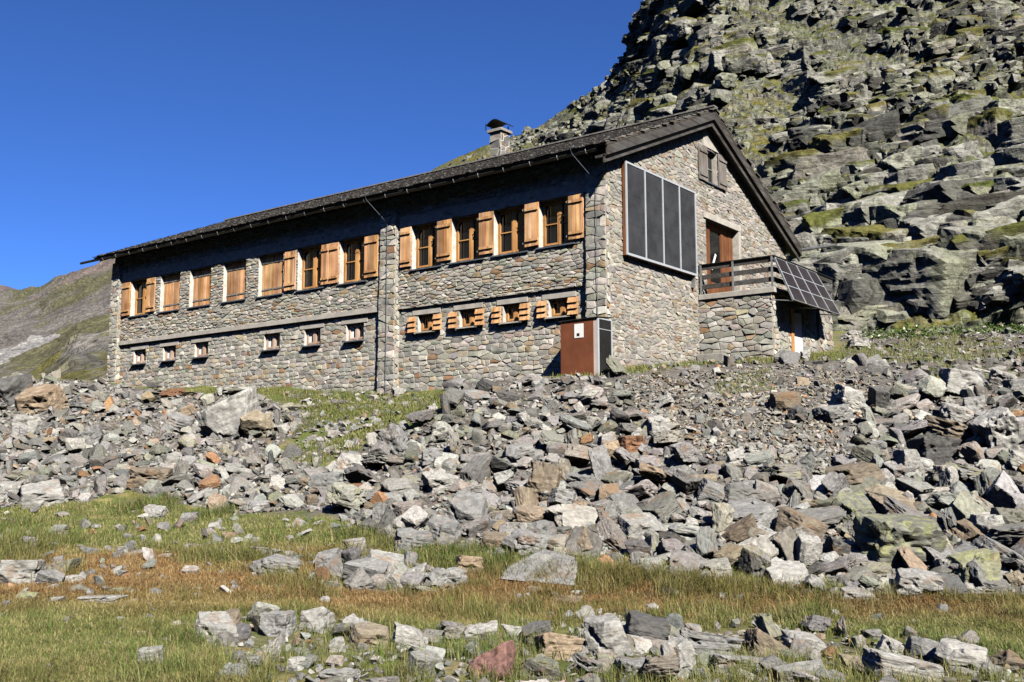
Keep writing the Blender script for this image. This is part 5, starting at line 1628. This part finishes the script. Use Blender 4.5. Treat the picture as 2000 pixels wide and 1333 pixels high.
# nothing inside or in front of the building's own walls
inside = (POS[:, 0] > XL - 0.2) & (POS[:, 0] < 0.12) & (POS[:, 1] > -0.22) & (POS[:, 1] < BACK + 0.3)
inside |= (POS[:, 0] > -0.2) & (POS[:, 0] < AX + 0.15) & (POS[:, 1] > AY0 - 0.2) & (POS[:, 1] < 11.2)
inside |= (POS[:, 0] > -1.0) & (POS[:, 0] < 0.3) & (POS[:, 1] > -1.0) & (POS[:, 1] < 0.1)
valid = np.isfinite(DEP) & ~inside
order = sorted(np.nonzero(valid[:len(items)])[0], key=lambda k: -(allit[k][2] * allit[k][3] * (3.0 if allit[k][7] else 1.0)))
single = set(int(k) for k in order[:300])


def pose(k):
    """centre, rotation matrix and dimensions of stone k"""
    px_, py_, w_, h_, c_, li, lean, nm = allit[k]
    a = DEP[k]
    m = a / FPX * 1.03
    rg = random.Random(k * 31 + 5)
    W, H = (w_ * m * 0.98, h_ * m * 1.04) if nm else (w_ * m * 1.08, h_ * m * 1.12)
    H *= 1.0 if nm else rg.uniform(0.40, 0.85)
    Dp = (W * rg.uniform(0.55, 0.9) + H * 0.35)
    bq = (POS[k][:2] - CAM[:2]) @ RH
    e = 0.4
    za, zb = ground_z(a + e, bq) - ground_z(a - e, bq), ground_z(a, bq + e) - ground_z(a, bq - e)
    slope = math.atan2(za, 2 * e)
    yaw = -YAW * 1.0 + rg.gauss(0, 0.35 if nm else 0.8)
    R = Matrix.Rotation(math.atan2(RH[1], RH[0]) + rg.gauss(0, 0.30 if nm else 0.75), 3, 'Z') @ Matrix.Rotation(math.radians(-lean) * -1, 3, 'Y').inverted() @ Matrix.Rotation(slope * 0.5 + rg.gauss(0, 0.15 if nm else 0.45), 3, 'X')
    if not nm and rg.random() < 0.26:
        R = R @ Matrix.Rotation(rg.uniform(0.7, 1.5), 3, 'Y')
    up_ = H * ((0.06 if w_ > 150 else 0.22 if allit[k][1] > 1180 else 0.36) if nm else rg.uniform(0.15, 0.50))
    if not nm and rg.random() < 0.4:
        up_ += min(W, 0.7) * rg.uniform(0.05, 0.32)
    c = POS[k] + np.array([FH[0] * Dp * 0.22, FH[1] * Dp * 0.22, 0.0])
    c[2] = POS[k][2] + up_ * (1.0 if nm else 1.0)
    return c, np.array(R), np.array([W, Dp, H]), rg


# the 300 stones that show largest: one object each, sharing 18 carved shapes
BIG = []
for k in range(18):
    V, F = rock_shape(5, 700 + k, 1.0)
    BIG.append(np_mesh('rock', V, F, M['rock'], None, False))
singles = []
for k in sorted(single):
    c, R, dim, rg = pose(k)
    o = bpy.data.objects.new('rock', BIG[rg.randrange(18)])
    COL.objects.link(o)
    flip = Matrix.Diagonal((rg.choice((-1, 1)), 1, 1)).to_3x3()
    mt = (Matrix(R.tolist()) @ Matrix.Diagonal(dim.tolist()) @ Matrix.Rotation(rg.choice((0, math.pi)), 3, 'Z')).to_4x4()
    mt.translation = Vector(c)
    o.matrix_world = mt
    t = rg.uniform(0.88, 1.12)
    o.color = (*(x * t for x in allit[k][4]), 1.0 - allit[k][5])
    singles.append((k, o))

# the rest: one heap of rubble
LOW = {s: [rock_shape(s, 900 + 40 * s + k, 0.6 if s > 1 else 0) for k in range(24)] for s in (3,)}
TV, TF, TC = [], [], []
base_n = 0
for k in range(len(allit)):
    if not valid[k] or k in single:
        continue
    c, R, dim, rg = pose(k)
    big = allit[k][2] * allit[k][3]
    V, F = SHARDS[rg.randrange(60)] if big < 520 else LOW[3][rg.randrange(24)]
    Vt = (V * dim) @ R.T + c
    TV.append(Vt); TF.append(F + base_n); base_n += len(V)
    col = np.array([*allit[k][4], 1.0 - allit[k][5]]) * np.array([1, 1, 1, 1.0])
    TC.append(np.repeat(col[None], len(V), 0))
rub = link('rubble', np_mesh('rubble', np.concatenate(TV), np.concatenate(TF), M['rubble'], np.concatenate(TC), False))
tag(rub, 'loose angular rubble of grey and rusty stone filling the banks', 'rubble', kind='stuff')


# labels: how each stone looks and what it lies by
def where(x, y):
    if y > 1195 and x > 350: return 'in the stone row at the near edge of the meadow'
    if in_poly(np.array([x]), np.array([y]), Z_MID)[0]: return 'in the small cluster in the middle of the meadow'
    if y > 985 and x < 640: return 'lying in the open meadow'
    if 1140 < y < 1195: return 'half sunk in the reddish meadow grass'
    if x < 660: return 'in the scree bank below the far end of the hut'
    if 600 < x < 905 and y < 905 and in_poly(np.array([x]), np.array([y]), Z_STRIP)[0]: return 'on the green strip below the hut'
    if y < 735 and x > 1550: return 'on the level ground beside the annex'
    if x > 1700: return 'in the boulder bank under the cliff'
    if x < 1100: return 'in the bank below the row of small windows'
    if y < 905: return 'in the gravelly bank below the gable'
    return 'at the foot of the bank below the gable'


def form(k):
    w_, h_ = allit[k][2], allit[k][3]
    a = w_ / h_
    return 'long slab' if a > 2.6 else 'slab' if a > 1.9 else 'upright block' if a < 0.8 else 'block' if a < 1.25 else 'stone'


def size_word(k):
    w_ = math.sqrt(allit[k][2] * allit[k][3])
    return 'huge' if w_ > 95 else 'big' if w_ > 62 else 'mid-sized' if w_ > 40 else 'small'


desc = {}
info = {}
for k, o in singles:
    cw = allit[k][7] or colour_word(allit[k][4])
    cy_ = allit[k][1] - allit[k][3] * 0.38
    info[k] = (allit[k][0], cy_, cw, size_word(k), form(k), where(allit[k][0], cy_))
    desc.setdefault(info[k][2:], []).append(k)
marks = [k for k, o in singles if len(desc[info[k][2:]]) == 1 and allit[k][7] and allit[k][2] * allit[k][3] > 1800]
used_l = {}
ORD = ['leftmost such', 'second from left', 'third from left', 'fourth from left', 'fifth from left', 'sixth from left', 'seventh from left', 'eighth from left', 'ninth from left', 'tenth from left']
for k, o in singles:
    x, y, cw, sw, fm, wh = info[k]
    twins = desc[info[k][2:]]
    lab = f'{sw} {WORD[cw]} {fm} {wh}'
    if len(twins) > 1:
        best = None
        for q in marks:
            if q == k: continue
            dx, dy = x - info[q][0], y - info[q][1]
            ds = math.hypot(dx, dy * 1.3)
            if best is None or ds < best[0]:
                best = (ds, q, dx, dy)
        ds, q, dx, dy = best
        rel = ('just ' if ds < 70 else '') + (('above' if dy < 0 else 'below') if abs(dy) * 1.2 > abs(dx) else ('left of' if dx < 0 else 'right of'))
        qi = info[q]
        alt = f'{sw} {WORD[cw]} {fm} {rel} the {qi[3]} {WORD[qi[2]]} {qi[4]}'
        lab = alt
    used_l.setdefault(lab, []).append((k, o))
for lab, lst in used_l.items():
    if len(lst) > 1:
        lst.sort(key=lambda t: info[t[0]][0])
        for n_k, (k, o) in enumerate(lst):
            tag(o, f'{lab}, {ORD[min(n_k, 9)]}')
    else:
        tag(lst[0][1], lab)
for k, o in singles:
    o['category'] = 'rock'; o['group'] = 'loose rocks on the slope below the hut'


# ------------------------------------------------------------------ grass and herbs
def blades(n, xyz, hgt, spread, wid, cols, lean_amp, seed, per):
    """per blades round each of n points; every blade is a bent, tapering strip"""
    rg = np.random.default_rng(seed)
    N = n * per
    P = np.repeat(xyz, per, 0) + np.stack([rg.normal(0, 1, N) * np.repeat(spread, per), rg.normal(0, 1, N) * np.repeat(spread, per), np.zeros(N)], 1)
    h = np.repeat(hgt, per) * rg.uniform(0.45, 1.15, N)
    az = rg.uniform(0, 2 * math.pi, N); ln = np.abs(rg.normal(0, lean_amp, N)) * 1.25 + 0.12
    dirv = np.stack([np.cos(az), np.sin(az)], 1)
    wv = np.stack([-np.sin(az + rg.normal(0, 0.8, N)), np.cos(az), np.zeros(N)], 1) * (np.repeat(wid, per) * rg.uniform(0.7, 1.3, N))[:, None]
    mid = P + np.concatenate([dirv * (h * ln * 0.35)[:, None], (h * 0.58)[:, None]], 1)
    tip = P + np.concatenate([dirv * (h * ln)[:, None], (h * (1 - 0.25 * ln))[:, None]], 1)
    P[:, 2] -= 0.02
    V = np.stack([P - wv * 0.5, P + wv * 0.5, mid + wv * 0.36, mid - wv * 0.36, tip], 1).reshape(-1, 3)
    b = np.arange(N) * 5
    F = np.concatenate([np.stack([b, b + 1, b + 2], 1), np.stack([b, b + 2, b + 3], 1), np.stack([b + 3, b + 2, b + 4], 1)])
    c = np.repeat(cols, per, 0) * rg.uniform(0.7, 1.3, (N, 1))
    dry = rg.random(N) < 0.14
    c[dry] = np.array([0.27, 0.21, 0.10]) * rg.uniform(0.7, 1.2, (dry.sum(), 1))
    C_ = np.repeat(c, 5, 0)
    return V, F, C_


def grass_points(n, zone, avoid, seed):
    rg = np.random.default_rng(seed)
    xs = [p[0] for p in zone]; ys = [p[1] for p in zone]
    X_ = rg.uniform(min(xs), max(xs), n * 4); Y_ = rg.uniform(min(ys), max(ys), n * 4)
    k = in_poly(X_, Y_, zone)
    for z in avoid:
        k &= ~in_poly(X_, Y_, z)
    X_, Y_ = X_[k][:n], Y_[k][:n]
    P, D = on_ground(X_, Y_)
    ok = np.isfinite(D)
    ok &= ~((P[:, 0] > XL) & (P[:, 0] < 0) & (P[:, 1] > -0.12) & (P[:, 1] < BACK)) & ~((P[:, 0] > -0.1) & (P[:, 0] < AX + 0.02) & (P[:, 1] > AY0 - 0.05))
    return X_[ok], Y_[ok], P[ok], D[ok]


GV, GF, GC = [], [], []
gn0 = 0


def lay_grass(n, zone, avoid, seed, hm, colfn, per=13, patch=None, spread=0.055, lean=0.45):
    global gn0
    X_, Y_, P, D = grass_points(n, zone, avoid, seed)
    q = np.stack([P[:, 0], P[:, 1], P[:, 2] * 0], 1)
    if patch:
        kp = fbm(q * patch[0], 3, seed + 50) > patch[1]
        X_, Y_, P, D, q = X_[kp], Y_[kp], P[kp], D[kp], q[kp]
    if not len(P):
        return
    rg = np.random.default_rng(seed + 1)
    hn = fbm(q * 0.9, 3, seed + 9)
    h = hm * (0.45 + 1.1 * hn) * rg.uniform(0.7, 1.3, len(P))
    cols = colfn(X_, Y_, q, rg)
    wd = 0.0022 + 0.00027 * D
    V, F, C_ = blades(len(P), P, h, np.full(len(P), spread), wd, cols, lean, seed + 2, per)
    GV.append(V); GF.append(F + gn0); GC.append(C_); gn0 += len(V)


GREEN = np.array([0.095, 0.138, 0.030]); OLIVE = np.array([0.180, 0.160, 0.050]); RUST = np.array([0.225, 0.120, 0.045]); STRAW = np.array([0.34, 0.275, 0.130])


def meadow_col(X_, Y_, q, rg):
    n = fbm(q * 0.35, 4, 640); n2 = fbm(q * 1.3, 3, 650)
    wob_ = (n2 - 0.5) * 90
    rusty = np.exp(-((Y_ + wob_ - 1165) / 42.0) ** 2) * np.where(X_ > 620, 1.0, 0.5) + in_poly(X_, Y_ + wob_ * 0.5, [(-20, 1075), (260, 1090), (720, 1080), (760, 1170), (560, 1165), (300, 1150), (120, 1175), (-20, 1170)]) * 0.75
    rusty = np.clip(rusty * (2.8 * n + 2.4 * n2 - 1.45), 0, 0.95)[:, None]
    green = np.clip((n - 0.42) * 5, 0, 1)[:, None]
    green = np.maximum(green, (in_poly(X_, Y_, [(-20, 965), (700, 985), (680, 1060), (300, 1075), (-20, 1060)]) | in_poly(X_, Y_, [(-20, 1200), (240, 1195), (280, 1290), (-20, 1300)]) | in_poly(X_, Y_, [(1480, 1215), (2020, 1215), (2020, 1265), (1480, 1240)]) | in_poly(X_, Y_, [(780, 1060), (1000, 1070), (1000, 1130), (760, 1100)]))[:, None] * 0.8)
    c = OLIVE * (1 - green) + GREEN * green
    c = c * (1 - rusty) + RUST * rusty
    st = (rg.random((len(X_), 1)) < 0.26) * 0.7
    return c * (1 - st) + STRAW * st


def green_col(X_, Y_, q, rg):
    n = fbm(q * 0.7, 3, 660)[:, None]
    c = GREEN * (0.6 + n * 0.4) + OLIVE * (0.5 - 0.4 * n) * 0.8
    st = (rg.random((len(X_), 1)) < 0.22) * 0.7
    return c * (1 - st) + STRAW * 0.85 * st


mp = (GA.ravel() > 4) & (GA.ravel() < 45) & ~in_rock
gi = np.nonzero(mp)[0]
rgc = np.random.default_rng(77)
mq = np.stack([gx.ravel()[gi], gy.ravel()[gi], gx.ravel()[gi] * 0], 1)
mcol = np.where((gpy[gi] > 940)[:, None], meadow_col(gpx[gi], gpy[gi], mq, rgc), green_col(gpx[gi], gpy[gi], mq, rgc)) * 0.85
bare = np.clip((fbm(mq * 1.7, 3, 345) - 0.56) * 9, 0, 1)[:, None]
gcol[gi] = mcol * (1 - 0.6 * bare) + np.array([0.15, 0.125, 0.085]) * 0.6 * bare
cc4 = np.ones((len(gcol), 4), np.float32); cc4[:, :3] = gcol
ground.data.color_attributes['Col'].data.foreach_set('color', cc4.ravel())

lay_grass(15000, [(-40, 960), (2040, 1140), (2040, 1200), (-40, 1200)], [Z_MID, Z_BANK, Z_LEFT], 611, 0.085, meadow_col, 13, None, 0.09, 1.0)
lay_grass(17000, [(-40, 1120), (2040, 1140), (2040, 1345), (-40, 1345)], [Z_FORE, Z_MID, Z_BANK], 612, 0.085, meadow_col, 16, None, 0.06, 1.0)


def tuft_col(X_, Y_, q, rg):
    c = meadow_col(X_, Y_, q, rg)
    return c * 0.35 + GREEN * rg.uniform(0.55, 1.1, (len(X_), 1)) * 0.6


lay_grass(1000, [(-40, 965), (700, 985), (700, 1100), (-40, 1100)], [Z_LEFT, Z_BANK], 623, 0.28, tuft_col, 60, (0.55, 0.46), 0.12, 0.65)
lay_grass(480, [(-40, 1100), (2040, 1140), (2040, 1345), (-40, 1345)], [Z_FORE, Z_MID, Z_BANK], 624, 0.25, tuft_col, 70, (0.6, 0.50), 0.09, 0.65)
lay_grass(300, [(700, 1040), (1000, 1090), (1330, 1135), (1640, 1170), (2040, 1172), (2040, 1190), (1300, 1160), (900, 1130), (700, 1080)], [], 625, 0.22, tuft_col, 55, None, 0.10, 0.6)
lay_grass(1100, Z_FORE, [], 613, 0.17, tuft_col, 30, (0.8, 0.52), 0.06, 0.6)
lay_grass(260, Z_MID, [], 614, 0.10, green_col, 12, (0.8, 0.50), 0.05)
lay_grass(5200, Z_STRIP, [], 615, 0.075, green_col, 14, (0.55, 0.47), 0.14, 1.0)
lay_grass(260, Z_STRIP, [], 626, 0.24, tuft_col, 40, (0.5, 0.48), 0.15, 0.7)
lay_grass(700, [(880, 1070), (1000, 1095), (1220, 1105), (1330, 1135), (1480, 1150), (1640, 1172), (1640, 1150), (1330, 1110), (1000, 1070)], [], 616, 0.17, green_col, 13, (0.6, 0.42), 0.06)
lay_grass(1500, Z_PAD + [], [], 617, 0.13, green_col, 10, (0.28, 0.47), 0.10)
lay_grass(420, [(1100, 728), (1200, 722), (1370, 705), (1400, 712), (1200, 735), (1060, 745)], [], 618, 0.10, green_col, 9, None, 0.08)
lay_grass(340, [(1460, 700), (1640, 690), (1660, 705), (1450, 712)], [], 619, 0.13, green_col, 10, None, 0.08)
lay_grass(500, [(330, 762), (560, 760), (600, 775), (420, 772)], [], 620, 0.10, green_col, 9, (0.3, 0.47), 0.10)
lay_grass(320, [(1380, 740), (1500, 720), (1520, 760), (1400, 775)], [], 621, 0.08, green_col, 8, (0.6, 0.53), 0.08)
lay_grass(420, [(1780, 712), (2000, 695), (2000, 740), (1800, 745)], [], 622, 0.13, green_col, 10, (0.4, 0.5), 0.10)
grass = link('grass', np_mesh('grass', np.concatenate(GV), np.concatenate(GF), M['grass'], np.concatenate(GC), False))
tag(grass, 'tufted alpine grass in green, straw and rust tones', 'grass', kind='stuff')

# broad-leaved herbs along the foot of the cliff
X_, Y_, P, D = grass_points(520, [(1625, 672), (1640, 632), (1760, 636), (1850, 628), (1960, 632), (2030, 640), (2030, 655), (1900, 656), (1780, 662), (1690, 668)], [], 631)
rg = np.random.default_rng(5)
HV, HF, HC = [], [], []
hb = 0
for p in P:
    hgt = rg.uniform(0.08, 0.34)
    for l in range(12):
        c = p + np.array([rg.normal(0, 0.14), rg.normal(0, 0.14), rg.uniform(0.05, hgt)])
        a = rg.normal(0, 1, 3); a /= np.linalg.norm(a); b = np.cross(a, rg.normal(0, 1, 3)); b /= np.linalg.norm(b)
        s = rg.uniform(0.03, 0.07)
        HV.append([c - a * s, c + b * s * 0.45, c + a * s, c - b * s * 0.45]); HF.append([hb, hb + 1, hb + 2, hb + 3]); hb += 4
        cc_ = np.array([0.060, 0.098, 0.020]) * rg.uniform(0.6, 1.5) if rg.random() > 0.07 else np.array([0.5, 0.5, 0.42])
        HC += [cc_] * 4
herbs = link('undergrowth', np_mesh('undergrowth', np.array(HV).reshape(-1, 3), np.array(HF), M['leaf'], np.array(HC), False))
tag(herbs, 'bright green herbs growing along the foot of the cliff', 'plants', kind='stuff')
